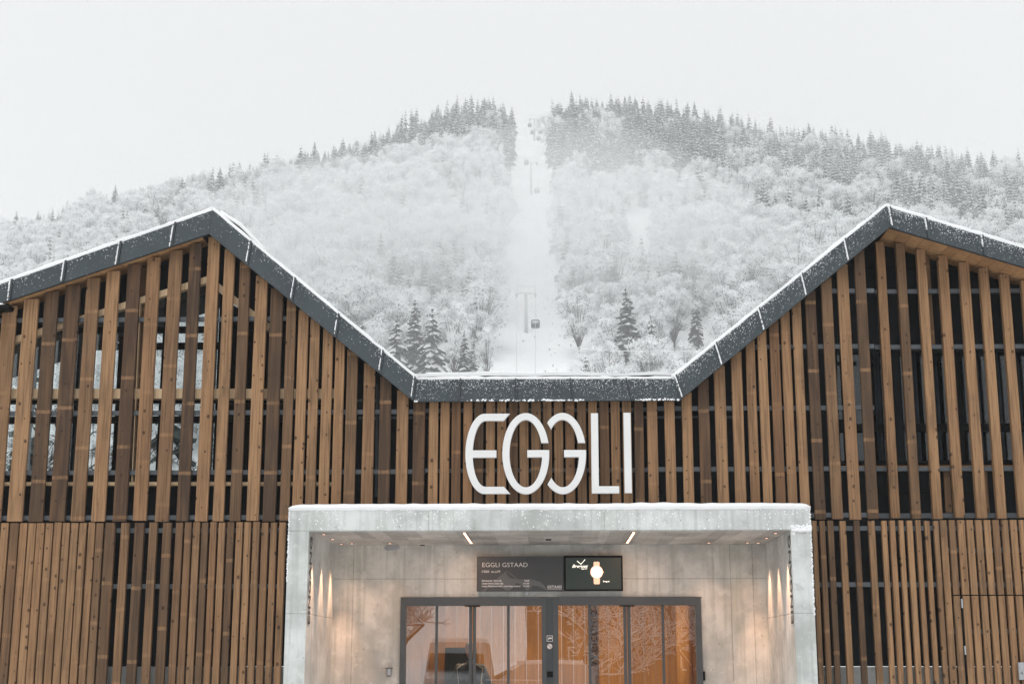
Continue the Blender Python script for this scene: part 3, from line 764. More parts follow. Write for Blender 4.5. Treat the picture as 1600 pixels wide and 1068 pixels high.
# lettering running up both reveals
def text_mesh(body, size, name, mat, align='LEFT', shear=0.0, extrude=0.0, spacing=1.0, xs=1.0, offset=0.0):
    cu = bpy.data.curves.new('txt', 'FONT'); cu.body = body; cu.size = size; cu.align_x = align; cu.shear = shear
    cu.extrude = extrude; cu.space_character = spacing; cu.resolution_u = 3; cu.offset = offset
    t = bpy.data.objects.new('txt', cu); col.objects.link(t)
    bpy.context.view_layer.update()
    dg = bpy.context.evaluated_depsgraph_get()
    me = bpy.data.meshes.new_from_object(t.evaluated_get(dg)); me.name = name
    bpy.data.objects.remove(t); bpy.data.curves.remove(cu)
    me.materials.clear(); me.materials.append(mat)
    if xs != 1.0:
        for v in me.vertices: v.co.x *= xs
    o = bpy.data.objects.new(name, me); col.objects.link(o); return o
def span(o): xs_ = [v.co.x for v in o.data.vertices]; return min(xs_), max(xs_)
zE0, zE1 = at(474, 974, YP + .05).z, at(482, 837, YP + .05).z
for side in (0, 1):
    o = text_mesh('EINGANG', .24, 'eingang_lettering', M['letterblack'], spacing=1.05, offset=.004)
    a, b = span(o); k = (zE1 - zE0) / (b - a)
    for v in o.data.vertices: v.co.x = (v.co.x - a) * k
    if side == 0:   # faces right (+X); text runs up, letter tops towards the front edge
        o.matrix_world = Matrix(((0, 0, 1, xi0 + .004), (0, -1, 0, YP + .26), (1, 0, 0, zE0), (0, 0, 0, 1)))
    else:           # faces left (-X)
        o.matrix_world = Matrix(((0, 0, -1, xi1 - .004), (0, 1, 0, YP + .05), (1, 0, 0, zE0), (0, 0, 0, 1)))
    child(o)

# ---- light strips set in the portal ceiling, spots washing the reveals
warm = (1.0, 0.56, 0.34)
def floor_pt(px, py):
    v = ray(px, py); t = (zi - EYE) / v.z; return Vector((v.x * t, v.y * t, zi))
for px0, py0, px1, py1, lab in ((724, 830, 740, 850.5, 'thin glowing warm light strip in the portal ceiling, left of the pair'),
                                (990.5, 830, 977.5, 849.5, 'thin glowing warm light strip in the portal ceiling, right of the pair')):
    a, b = floor_pt(px0, py0), floor_pt(px1, py1); xm = (a.x + b.x) / 2
    root = empty('light_strip', (xm, (a.y + b.y) / 2, zi - .012)); tag(root, lab, 'ceiling light', 'light strips in the portal ceiling')
    L = 1.55; y0 = YP + .17
    m = MB(); m.box(-.016, .016, -L / 2, L / 2, -.008, 0); root.location = (xm, y0 + L / 2, zi - .007); mm = m.build('diffuser', M['strip'], root)
    m = MB(); m.box(-.022, -.017, -L / 2, L / 2, -.008, .001); m.box(.017, .022, -L / 2, L / 2, -.008, .001); m.build('trim', M['frame'], root)
    ld = bpy.data.lights.new('strip_glow', 'AREA'); ld.shape = 'RECTANGLE'; ld.size = .03; ld.size_y = 1.5; ld.energy = 9; ld.color = warm
    lo = bpy.data.objects.new('strip_glow', ld); col.objects.link(lo); lo.parent = root; lo.location = (0, 0, -.02)
def spot(x, y, e, ang, blend, lab, tilt=(0, 0), grp='recessed spots in the portal ceiling'):
    root = empty('recessed_spot', (x, y, zi)); tag(root, lab, 'ceiling light', grp)
    m = MB(); m.tube([(0, 0, -.0055), (0, 0, -.010)], [.032, .030], 14); m.build('housing', M['black'], root)
    m = MB(); m.tube([(0, 0, -.0105), (0, 0, -.0125)], [.02, .02], 12); m.build('lens', M['strip'], root)
    ld = bpy.data.lights.new('spot_beam', 'SPOT'); ld.energy = e; ld.spot_size = R(ang); ld.spot_blend = blend; ld.shadow_soft_size = .012; ld.color = warm
    lo = bpy.data.objects.new('spot_beam', ld); col.objects.link(lo); lo.parent = root; lo.location = (0, 0, -.03); lo.rotation_euler = (R(tilt[0]), R(tilt[1]), 0)
nth = ('foremost', 'middle', 'rearmost')
for k, y in enumerate((17.32, 18.04, 18.80)):
    spot(xi0 + .13, y, 165, 42, .7, '%s recessed ceiling spot washing the left reveal' % nth[k])
    spot(xi1 - .13, y, 165, 42, .7, '%s recessed ceiling spot washing the right reveal' % nth[k])
for x, lab in ((xi0 + .28, 'recessed ceiling spot washing the back wall in the left corner'), (xi0 + .78, 'recessed ceiling spot washing the back wall nearest the left door jamb'),
               (xi1 - .28, 'recessed ceiling spot washing the back wall in the right corner'), (xi1 - .78, 'recessed ceiling spot washing the back wall nearest the right door jamb')):
    spot(x, YB - .38, 20, 90, .9, lab)

# ================================================================== automatic doors
YD = YB + .02
door = child(empty('entrance_door')); door.location = ((dx0 + dx1) / 2, YD, 0)
def dchild(o): o.parent = door; o.matrix_parent_inverse = Matrix.Translation(-door.location); return o
def dX(px): return X(px, 1000, YD)
def dZ(py): return at(860, py, YD).z
for px0, px1 in ((625.5, 634), (846.5, 853.5), (864.5, 872.5), (1087.5, 1096.5)):
    dchild(box_obj('door_frame', M['frame'], None, dX(px0), dX(px1), YD - .05, YD + .1, 0, dZ(933)))
dchild(box_obj('door_post', M['seam'], None, dX(853.5), dX(864.5), YD - .035, YD + .1, 0, dZ(933)))
dchild(box_obj('door_header', M['frame'], None, dX(634.02), dX(846.48), YD - .07, YD + .1, dZ(945.5), dZ(932.6)))
dchild(box_obj('door_header', M['frame'], None, dX(872.52), dX(1087.48), YD - .07, YD + .1, dZ(945), dZ(932)))
for px, w in ((682, 4.2), (735.2, 4.6), (741.2, 4.6), (794.3, 4.2), (921.5, 4.2), (977, 4.8), (983, 4.8), (1036.5, 4.4)):
    dchild(box_obj('door_stile', M['frame'], None, dX(px - w / 2), dX(px + w / 2), YD - .02 + (.03 if px in (682, 794.3, 921.5, 1036.5) else 0), YD + .05, 0, dZ(945)))
for px in (738, 980):
    dchild(box_obj('motion_sensor', M['black'], None, dX(px - 12), dX(px + 12), YD - .085, YD - .071, dZ(947), dZ(945.4)))
for a, b in ((634, 680), (684, 733), (743.5, 792), (796.5, 846.5), (872.5, 919.5), (923.5, 974.6), (985.4, 1034), (1039, 1087.5)):
    dchild(box_obj('door_pane', M['door_glass'], None, dX(a), dX(b), YD + .012, YD + .020, .02, dZ(945.2)))
# stickers and switch on the middle post
ys = YD - .036
m = MB(); m.box(dX(854.3), dX(863.8), ys - .004, ys, dZ(1001.5), dZ(992)); dchild(m.build('sticker', M['white']))
m = MB(); m.box(dX(855.2), dX(862.9), ys - .0065, ys - .0045, dZ(1000.6), dZ(993)); dchild(m.build('sticker_print', M['letterblack']))
m = MB(); m.box(dX(857.6), dX(862.3), ys - .009, ys - .007, dZ(997.6), dZ(995)); m.box(dX(856.4), dX(857.4), ys - .009, ys - .007, dZ(999.4), dZ(995.5)); dchild(m.build('sticker_print', M['white']))
m = MB(); c = Vector(((dX(858.9)), ys, dZ(1009))); r = .036
m.tube([c, c + Vector((0, -.004, 0))], r, 18); dchild(m.build('sticker', plain('sticker_pink', (.62, .45, .42))))
m = MB(); m.tube([c + Vector((0, -.004, 0)), c + Vector((0, -.006, 0))], r * .8, 18); dchild(m.build('sticker_print', M['white']))
m = MB(); m.prism([(c.x - .022, c.z + .018), (c.x - .018, c.z + .022), (c.x + .022, c.z - .018), (c.x + .018, c.z - .022)][::-1], ys - .009, ys - .0065); dchild(m.build('sticker_print', M['letterblack']))
dchild(box_obj('switch_box', M['black'], None, dX(854.6), dX(863.6), ys - .02, ys, dZ(1057), dZ(1048)))
dchild(box_obj('lock_plate', M['black'], None, dX(1096.6), dX(1099.5), YD - .06, YD - .02, dZ(1062), dZ(1048)))

# ---- foyer behind the doors
fx0, fx1 = xi0 - .05, xi1 + .05; fy0, fy1 = YB + .26, 24.2; fh = 3.3
M['floor_dark'] = plain('foyer_floor', (.06, .055, .05), .4)
child(box_obj('foyer_floor', M['floor_dark'], None, fx0, fx1, fy0, fy1, .005, .03))
child(box_obj('foyer_ceiling', M['inside_wood'], None, fx0, fx1, fy0, fy1, fh, fh + .05))
for a, b in ((fx0 - .05, fx0), (fx1, fx1 + .05)): child(box_obj('foyer_wall', M['inside_wood'], None, a, b, fy0, fy1, 0, fh))
nb = 30
for k in range(nb):
    a = fx0 + (fx1 - fx0) * k / nb
    o = child(box_obj('foyer_board', M['inside_wood'], None, a + .002, fx0 + (fx1 - fx0) * (k + 1) / nb - .002, fy1, fy1 + .04 + .004 * (k % 2), 0, fh)); o.color = (random.uniform(0, .6), random.random(), random.uniform(0, .4), 1)
# window at the left end of the foyer, bright snow light outside
cx = X(1070, 980, 23.4)
cm = MB(); cm.tube([(cx, 23.6, 0), (cx, 23.6, fh)], .13, 20); o = child(cm.build('foyer_column', M['inside_wood'], None, (cx, 23.6, 0), True)); o.color = (0, .3, 0, 1)
bx = X(928, 980, 21.4)
child(box_obj('foyer_banner', plain('banner_wood', (.55, .32, .2)), None, bx - .07, bx + .07, 21.4, 21.46, .05, 2.9))
o = text_mesh('Welcome Gstaad', .20, 'welcome_lettering', M['letterblack'], spacing=1.05)
a, b = span(o); zw = at(925, 1040, 21.39).z
o.matrix_world = Matrix(((0, -1, 0, bx + .045), (0, 0, -1, 21.394), (1, 0, 0, zw - .02), (0, 0, 0, 1))); child(o)
child(box_obj('foyer_counter', M['black'], None, X(696, 1010, 23.6), X(742, 1010, 23.6), 23.5, 24.1, 0, at(720, 1011, 23.6).z))
for k, (x, y, lab) in enumerate(((fx0 + 1.5, 21.6, 'square warm ceiling lamp inside the foyer, left'), ((fx0 + fx1) / 2 + .3, 21.8, 'square warm ceiling lamp inside the foyer, middle'), (fx1 - 1.4, 21.6, 'square warm ceiling lamp inside the foyer, right'))):
    root = empty('foyer_lamp', (x, y, fh)); tag(root, lab, 'ceiling light', 'foyer ceiling lamps')
    m = MB(); m.box(-.3, .3, -.3, .3, -.06, -.002); m.build('housing', M['white'], root)
    m = MB(); m.box(-.27, .27, -.27, .27, -.068, -.061); m.build('diffuser', M['warm_lamp'], root)
    ld = bpy.data.lights.new('foyer_light', 'AREA'); ld.size = .5; ld.energy = 92; ld.color = (1.0, .76, .48)
    lo = bpy.data.objects.new('foyer_light', ld); col.objects.link(lo); lo.parent = root; lo.location = (0, 0, -.09)

# ================================================================== EGGLI sign
YL = YW - .16
def lx(zx): return at(640 + zx / 3.81, 706, YL).x
def lz(zy): return at(866, 560 + zy / 3.81, YL).z
sign = empty('eggli_sign', ((lx(332) + lx(1325)) / 2, YL, lz(803)))
tag(sign, 'large white metal letters EGGLI mounted on the slats above the entrance', 'sign')
def letter(poly, name):
    pts = [(lx(a), lz(b)) for a, b in poly]
    area = sum(p[0] * q[1] - q[0] * p[1] for p, q in zip(pts, pts[1:] + pts[:1]))
    if area < 0: pts = pts[::-1]
    m = MB(); m.prism(pts, YL, YL + .05)
    bm = bmesh.new(); b_ = m.build('letter', M['white'], None, sign.location)
    bm.from_mesh(b_.data); ev = [e for e in bm.edges if e.calc_face_angle(0) > .6 and abs(e.verts[0].co.y - e.verts[1].co.y) < 1e-4 and e.verts[0].co.y < .01]
    bmesh.ops.bevel(bm, geom=ev, offset=.004, segments=1, affect='EDGES')
    bmesh.ops.triangulate(bm, faces=[f for f in bm.faces if len(f.verts) > 4]); bm.to_mesh(b_.data); bm.free()
    b_.parent = sign; b_.location = (0, 0, 0)
    b_['label'] = 'white metal letter ' + name
    # stand-off pins back to the slats
    return b_
def arc(cx, cy, a, b, t0, t1, n=40): return [(cx + a * math.cos(t0 + (t1 - t0) * k / n), cy - b * math.sin(t0 + (t1 - t0) * k / n)) for k in range(n + 1)]
PI = math.pi
E = [(597, 325)] + arc(447, 564, 115, 239, PI / 2, 3 * PI / 2) + [(600, 803), (562, 760), (452, 760)] + arc(452, 564, 76, 196, 3 * PI / 2, PI + .118, 18)[1:] + [(517, 587), (517, 543)] + arc(452, 564, 76, 196, PI - .108, PI / 2, 18) + [(560, 369)]
letter(E, 'E')
def ell_t(b, y, cy): return math.asin(max(-1, min(1, (cy - y) / b)))
def gee(cx):
    t_o, t_i = ell_t(242, 501, 564), ell_t(200, 501, 564)
    out = arc(cx, 564, 140, 242, t_o, 2 * PI + ell_t(242, 543, 564), 64)
    inn = arc(cx, 564, 97, 200, 2 * PI + ell_t(200, 586, 564), t_i, 60)
    return out, inn
o_, i_ = gee(692); letter(o_ + [(700, 543), (700, 586)] + i_, 'G')
# the second G is open to the left
cx = 911
up_o = arc(cx, 564, 140, 242, ell_t(242, 501, 564), PI - .86, 34); up_i = arc(cx, 564, 97, 200, PI - .80, ell_t(200, 501, 564), 34)
letter(up_o + up_i, 'G, upper stroke')
lo_o = arc(cx, 564, 140, 242, ell_t(242, 543, 564), -(PI - .86), 38); lo_i = arc(cx, 564, 97, 200, -(PI - .80), ell_t(200, 586, 564), 38)
letter(lo_o + lo_i + [(919, 586), (919, 543)], 'G, lower stroke')
letter([(1082, 325), (1082, 802), (1245, 802), (1245, 759), (1125, 759), (1125, 325)], 'L')
letter([(1277, 323), (1277, 801), (1320, 801), (1320, 323)], 'I')
pins = MB()
for zx, zy in ((345, 520), (470, 347), (470, 782), (575, 564), (692, 343), (692, 785), (810, 620), (911, 343), (911, 785), (1030, 620), (1104, 380), (1104, 740), (1298, 380), (1298, 740), (1200, 780)):
    pins.tube([(lx(zx), YL + .051, lz(zy)), (lx(zx), YW - .012, lz(zy))], .012, 6)
o = pins.build('stand_off_pins', M['steel'], None, sign.location); o.parent = sign; o.location = (0, 0, 0)

# ================================================================== information board with screen
YS = YB - .12
def sX(px): return at(px, 895, YS).x
def sZ(py): return at(860, py, YS).z
board = empty('information_board', (sX(859), YS, sZ(923))); tag(board, 'grey information board with lettering and a lit advertising screen above the doors', 'sign')
def bchild(o): o.parent = board; o.matrix_parent_inverse = Matrix.Translation(-board.location); return o
bchild(box_obj('panel', M['panel'], None, sX(745), sX(881), YS, YS + .07, sZ(923), sZ(868.5)))
bchild(box_obj('screen_bezel', M['black'], None, sX(881.3), sX(973), YS - .02, YS + .07, sZ(922.5), sZ(867.5)))
bchild(box_obj('screen', M['screen_bg'], None, sX(884), sX(970.5), YS - .023, YS - .021, sZ(920), sZ(871)))
bchild(box_obj('bracket', M['steel'], None, sX(820), sX(826), YS + .0705, YB, sZ(928), sZ(912)))
# mountain print (zoomed picture 6.4x, origin 735,860)
def kx(q): return sX(735 + q / 6.4)
def kz(q): return sZ(860 + q / 6.4)
def flat(poly, y, mat, name, par=None):
    pts = [(kx(a), kz(b)) for a, b in poly]
    m = MB(); m.add([(x, y, z) for x, z in pts], [tuple(range(len(pts)))])
    return bchild(m.build(name, M[mat]))
flat([(110, 400), (200, 340), (270, 270), (362, 198), (362, 235), (395, 268), (440, 280), (500, 285), (600, 280), (660, 300), (700, 318), (740, 345), (775, 398), (735, 380), (680, 352), (620, 345), (600, 375), (565, 400), (540, 372), (500, 330), (455, 320), (430, 365), (385, 398), (350, 390), (310, 360), (250, 335), (170, 372), (150, 400)][::-1], YS - .0015, 'panel_light', 'mountain_print')
flat([(362, 198), (390, 215), (440, 252), (480, 285), (470, 288), (420, 250), (385, 222)], YS - .0022, 'panel_light', 'mountain_print')
flat([(595, 277), (640, 290), (700, 310), (722, 330), (770, 380), (760, 372), (715, 338), (690, 318), (640, 300)], YS - .0022, 'panel_light', 'mountain_print')
M['print_white'] = plain('print_white', (.78, .78, .77), .5, 0, .01)
def bt(body, zx, zy_base, cap_h, width, mat='print_white', y=None, off=0.0, shear=0.0, name='lettering', spacing=1.0):
    y = YS - .003 if y is None else y
    o = text_mesh(body, 1.0, name, M[mat], offset=off, shear=shear, spacing=spacing)
    a, b = span(o); ys_ = [v.co.y for v in o.data.vertices]; top = max(ys_)
    kxx = (kx(zx + width) - kx(zx)) / (b - a); kyy = (kz(zy_base - cap_h) - kz(zy_base)) / top
    for v in o.data.vertices: v.co = ((v.co.x - a) * kxx, v.co.y * kyy, 0)
    o.matrix_world = Matrix(((1, 0, 0, kx(zx)), (0, 0, -1, y), (0, 1, 0, kz(zy_base)), (0, 0, 0, 1)))
    return bchild(o)
bt('EGGLI GSTAAD', 120, 160, 43, 452, off=-.012)
bt("1'050  m.ü.M", 116, 217, 24, 180)
for t, w, zy, h, tm in (('Bahnbetrieb | First ride', 196, 305, 17, '9:00'), ('Letzte Fahrt | Last ride', 212, 332, 17, '16:30'), ('Letzte Pistenkontrolle | Last slope control', 384, 359, 17, '17:00')):
    bt(t, 116, zy, h, w, off=.012); bt(tm, 530 if len(tm) > 4 else 540, zy, 15, 58 if len(tm) > 4 else 48, off=.012)
bt('GSTAAD', 768, 368, 23, 145, off=.015, spacing=1.1)
o = bchild(box_obj('logo_rule', M['print_white'], None, kx(768), kx(912), YS - .003, YS - .001, kz(381), kz(377)))
# advert: wrist watch and script
ysn = YS - .0245
bt('Breguet', 1018, 168, 30, 158, 'screen_white', ysn, off=.02, shear=.35); bt('Depuis 1775', 1108, 186, 13, 60, 'screen_white', ysn, off=.03)
flat([(1064, 104), (1072, 100), (1106, 130), (1146, 84), (1152, 88), (1106, 140)], ysn, 'screen_white', 'watch_hands_mark')
bt('Breguet', 1326, 312, 14, 64, 'screen_white', ysn, off=.03)
flat([(1232, 150), (1232, 118), (1240, 110), (1284, 110), (1292, 118), (1292, 150)][::-1], ysn, 'screen_gold', 'watch_strap')
flat([(1230, 276), (1294, 276), (1292, 328), (1284, 334), (1240, 334), (1232, 328)][::-1], ysn, 'screen_gold', 'watch_strap')
flat([(1262 + 64 * math.cos(k * PI / 16), 213 + 66 * math.sin(k * PI / 16)) for k in range(32)][::-1], ysn - .001, 'screen_gold', 'watch_case')
flat([(1262 + 56 * math.cos(k * PI / 16), 213 + 58 * math.sin(k * PI / 16)) for k in range(32)][::-1], ysn - .002, 'screen_white', 'watch_dial')
flat([(1320, 205), (1332, 207), (1332, 221), (1320, 223)][::-1], ysn, 'screen_gold', 'watch_crown')
for a, b in (((1258, 213), (1284, 190)), ((1258, 213), (1258, 172))):
    d = Vector((b[0] - a[0], b[1] - a[1])); n_ = Vector((-d.y, d.x)).normalized() * 2
    flat([(a[0] - n_.x, a[1] - n_.y), (a[0] + n_.x, a[1] + n_.y), (b[0], b[1])], ysn - .003, 'screen_gold', 'watch_hand')

# ---- small wall lamp left of the doors, floodlight under the left eave
p = at(607.5, 1049, YB - .07); wl = empty('wall_lamp', (p.x, YB, p.z)); tag(wl, 'small cylindrical steel wall lamp low beside the left door jamb', 'wall lamp')
m = MB(); m.tube([(0, -.075, .045), (0, -.075, -.045)], .038, 18); m.build('lamp_body', M['steel'], wl, smooth=False)
m = MB(); m.tube([(0, -.075, .052), (0, -.075, .0455)], .055, 18); m.box(-.02, .02, -.04, 0, .03, .05); m.build('lamp_cap', M['black'], wl)
m = MB(); m.tube([(0, -.075, -.0455), (0, -.075, -.056)], .026, 14); m.build('lamp_base', M['black'], wl)
p = at(0, 479, YF - .25); fl = empty('flood_light', (p.x, YF, p.z)); tag(fl, 'black floodlight with snow on top, at the left edge under the eave', 'floodlight')
m = MB(); m.prism([(-.25, -.075), (.13, -.04), (.145, .01), (-.25, -.01)], -.34, -.14); m.build('lamp_head', M['black'], fl)
m = MB(); m.prism([(-.25, -.008), (.07, .008), (.05, .03), (-.25, .035)], -.32, -.16); m.build('snow_cap', M['snow'], fl)
m = MB(); m.tube([(-.05, -.14, .0), (-.05, .12, .12)], .018, 8); m.build('arm', M['black'], fl)

# ================================================================== person in the foyer
def person(loc, rz):
    root = empty('person', loc, rz); tag(root, 'person in a black jacket with pale piping standing behind the left glass doors', 'person')
    J = {'pelvis': (0, 0, .98, .15, .12), 'waist': (0, 0, 1.12, .145, .115), 'chest': (0, 0, 1.34, .175, .13), 'neck0': (0, 0, 1.50, .08, .075), 'neck': (0, .0, 1.575, .058, .058),
         'hipL': (-.1, 0, .92, .10, .10), 'kneeL': (-.11, -.01, .50, .065, .07), 'ankL': (-.11, .02, .09, .045, .05), 'toeL': (-.12, -.14, .035, .035, .03),
         'hipR': (.1, 0, .92, .10, .10), 'kneeR': (.11, -.01, .50, .065, .07), 'ankR': (.11, .02, .09, .045, .05), 'toeR': (.12, -.14, .035, .035, .03),
         'shL': (-.17, 0, 1.45, .085, .085), 'elL': (-.27, .03, 1.17, .06, .06), 'wrL': (-.27, -.06, .93, .042, .04), 'haL': (-.265, -.09, .85, .034, .02),
         'shR': (.17, 0, 1.45, .085, .085), 'elR': (.27, .03, 1.17, .06, .06), 'wrR': (.27, -.06, .93, .042, .04), 'haR': (.265, -.09, .85, .034, .02)}
    ed = [('pelvis', 'waist'), ('waist', 'chest'), ('chest', 'neck0'), ('neck0', 'neck')]
    for s in 'LR': ed += [('pelvis', 'hip' + s), ('hip' + s, 'knee' + s), ('knee' + s, 'ank' + s), ('ank' + s, 'toe' + s), ('chest', 'sh' + s), ('sh' + s, 'el' + s), ('el' + s, 'wr' + s), ('wr' + s, 'ha' + s)]
    ks = list(J); me = bpy.data.meshes.new('body'); me.from_pydata([J[k][:3] for k in ks], [(ks.index(a), ks.index(b)) for a, b in ed], [])
    o = bpy.data.objects.new('body', me); col.objects.link(o); o.parent = root; me.materials.append(M['jacket'])
    sk = o.modifiers.new('skin', 'SKIN'); me.skin_vertices or me.skin_vertices
    lay = me.skin_vertices[0] if len(me.skin_vertices) else None
    if lay:
        for i, k in enumerate(ks): lay.data[i].radius = J[k][3:5]
        lay.data[0].use_root = True
    sk.use_smooth_shade = True
    sb_ = o.modifiers.new('sub', 'SUBSURF'); sb_.levels = 1; sb_.render_levels = 1
    # head with face
    bm = bmesh.new(); bmesh.ops.create_uvsphere(bm, u_segments=20, v_segments=14, radius=1)
    for v in bm.verts:
        x, y, z = v.co; w = 1 - .22 * max(0, -z)
        v.co = Vector((x * .076 * w, y * .098 * w - .012 * max(0, -z), z * .118))
        if y < -.8 and -.35 < z < .15 and abs(x) < .22: v.co.y -= .018 * (1 - abs(x) / .22)
        if y < -.7 and .1 < z < .35 and .2 < abs(x) < .55: v.co.y += .008
    me = bpy.data.meshes.new('head'); bm.to_mesh(me); bm.free(); me.materials.append(M['skin'])
    me.polygons.foreach_set('use_smooth', [True] * len(me.polygons))
    h = bpy.data.objects.new('head', me); col.objects.link(h); h.parent = root; h.location = (0, -.015, 1.70)
    bm = bmesh.new(); bmesh.ops.create_uvsphere(bm, u_segments=20, v_segments=12, radius=1)
    bmesh.ops.delete(bm, geom=[v for v in bm.verts if v.co.z < -.2 or (v.co.y < -.55 and v.co.z < .5)], context='VERTS')
    for v in bm.verts: v.co = Vector((v.co.x * .084, v.co.y * .106 + .004, v.co.z * .126))
    me = bpy.data.meshes.new('hair'); bm.to_mesh(me); bm.free(); me.materials.append(M['hair'])
    hr = bpy.data.objects.new('hair', me); col.objects.link(hr); hr.parent = h
    for s in (-1, 1):
        m = MB(); m.tube([(s * .085, -.10, 1.515), (s * .185, -.095, 1.45), (s * .17, -.125, 1.33), (s * .15, -.135, 1.1), (s * .155, -.13, .93)], .007, 5); m.build('piping', M['white'], root)
    return root
pp = at(735, 1030, 21.0); person((pp.x, 21.0, .08), 0)

# ================================================================== trees
def spruce_mesh(seed, H=20.0, W=3.1, tiers=26, per=9, snow=0.8, tw=0.3, name='crown'):
    r = random.Random(seed); m = MB(); z0 = H * .07
    for t in range(tiers):
        f = t / (tiers - 1); z = z0 + (H * .985 - z0) * f
        L = W * ((1 - f) ** .82) * r.uniform(.88, 1.12) + .12
        k = max(4, int(per * (1 - .5 * f)))
        off = r.random() * 6.28
        for b in range(k):
            if r.random() < .07: continue
            a = off + b * 6.2832 / k + r.uniform(-.3, .3); l = L * r.uniform(.72, 1.15)
            d = Vector((math.cos(a), math.sin(a), 0)); s = Vector((-d.y, d.x, 0))
            dr = r.uniform(.50, .85) * (1.1 - .55 * f) * l
            zz = z + r.uniform(-.55, .55) * (1 - .6 * f)
            p0 = Vector((0, 0, zz + .10 * l)); p1 = d * l * .5 + Vector((0, 0, zz - dr * .35)); p2 = d * l + Vector((0, 0, zz - dr))
            w1 = l * r.uniform(.24, .36) + .10; w2 = w1 * .6; e = w1 * .8
            vs_ = [p0 + s * w1 * .3 - Vector((0, 0, e * .3)), p0, p0 - s * w1 * .3 - Vector((0, 0, e * .3)),
                   p1 + s * w1 - Vector((0, 0, e)), p1, p1 - s * w1 - Vector((0, 0, e)), p2 + s * w2 * .5 - Vector((0, 0, e * .7)), p2 + d * .1]
            vs_.append(p2 - s * w2 * .5 - Vector((0, 0, e * .7)))
            fs_ = [(0, 3, 4, 1), (1, 4, 5, 2), (3, 6, 7, 4), (4, 7, 8, 5)]
            m.add(vs_, fs_, 0)
            # hanging twigs under the branch
            for q in range(3):
                c_ = p0.lerp(p2, r.uniform(.35, 1.0)) + s * r.uniform(-w1, w1) * .8
                hgt = r.uniform(.45, .95) * (.4 + .6 * l / W)
                m.add([c_ + d * .2 + s * .16, c_ - d * .2 - s * .16, c_ - Vector((0, 0, hgt)) + d * .05], [(0, 1, 2)], 1 if r.random() < tw else 0)
            if r.random() < snow:
                up = Vector((0, 0, .12)); g0 = r.uniform(.0, .2); g = r.uniform(.75, 1.15)
                a0_, b0_ = p0.lerp(p1, g0) + up, p2 + up * .6 + d * .05
                wv = w1 * g
                vs_ = [a0_, p1 + s * wv - Vector((0, 0, e * g * .85)) + up, p1 + up * 1.8, p1 - s * wv - Vector((0, 0, e * g * .85)) + up, b0_ + s * w2 * .45 * g - Vector((0, 0, e * .35)), b0_ - s * w2 * .45 * g - Vector((0, 0, e * .35)), b0_]
                m.add(vs_, [(0, 1, 2), (0, 2, 3), (1, 4, 6, 2), (2, 6, 5, 3)], 1)
    # leader
    m.tube([(0, 0, H * .9), (0, 0, H)], [.09, .02], 4, 0)
    me = m.build(name, [M['needle'], M['tree_snow']], link=False).data
    return me
def trunk_mesh(H, r0, seed):
    m = MB(); m.tube([(0, 0, -1.0), (0, 0, H * .3), (0, 0, H * .75), (0, 0, H * .96)], [r0, r0 * .75, r0 * .35, r0 * .08], 7)
    return m.build('trunk', M['bark'], link=False).data
def frost_mesh(seed, H=15.0, W=5.5, clumps=46, per=64, dark=.26, name='crown'):
    """rime-covered broadleaf: rounded clumps of thin frosted twigs on the ends of limbs"""
    r = random.Random(seed); m = MB(); cs = []
    base = Vector((0, 0, H * .16)); cen = Vector((0, 0, H * .52))
    while len(cs) < clumps:
        p = Vector((r.uniform(-1, 1), r.uniform(-1, 1), r.uniform(-.8, 1)))
        if not .45 < p.length < 1.0: continue
        p = Vector((p.x * W, p.y * W, H * .58 + p.z * H * .36)); p.x *= 1 + .2 * math.sin(p.z * 2.1 + seed); cs.append((p, r.uniform(.8, 1.5) * W / 4.4))
    for c_, R_ in cs:
        mid_ = base.lerp(c_, .5) + Vector((0, 0, H * .05))
        m.tube([base * r.uniform(.7, 1.2), mid_, c_], [.12, .07, .03], 3, 0, False)
        for q in range(per):
            v = Vector((r.gauss(0, 1), r.gauss(0, 1), r.gauss(.25, 1))).normalized()
            s0 = c_ + v * R_ * r.uniform(.25, .95); ln = r.uniform(.3, .8) * R_ * .55
            nrm = (v * 1.0 + (s0 - cen).normalized() * .6 + Vector((r.gauss(0, .35), r.gauss(0, .35), r.gauss(.25, .35)))).normalized()
            dr_ = nrm.cross(Vector((r.gauss(0, 1), r.gauss(0, 1), r.gauss(0, 1)))).normalized()
            dr_ = (dr_ + v * r.uniform(0, .9)).normalized(); s1 = s0 + dr_ * ln
            sd = dr_.cross(nrm).normalized() * r.uniform(.05, .125)
            m.add([s0 - sd, s0 + sd, s1 + sd * .35, s1 - sd * .35], [(0, 1, 2, 3)], 0 if r.random() < dark * (.2 if v.z > .0 else 2.0) else 1)
    return m.build(name, [M['twig'], M['tree_snow']], link=False).data
def frost_trunk(H):
    m = MB(); m.tube([(0, 0, -1.0), (.1, 0, H * .2), (0, .1, H * .45), (0, 0, H * .7)], [.28, .22, .14, .05], 7)
    return m.build('trunk', M['bark'], link=False).data
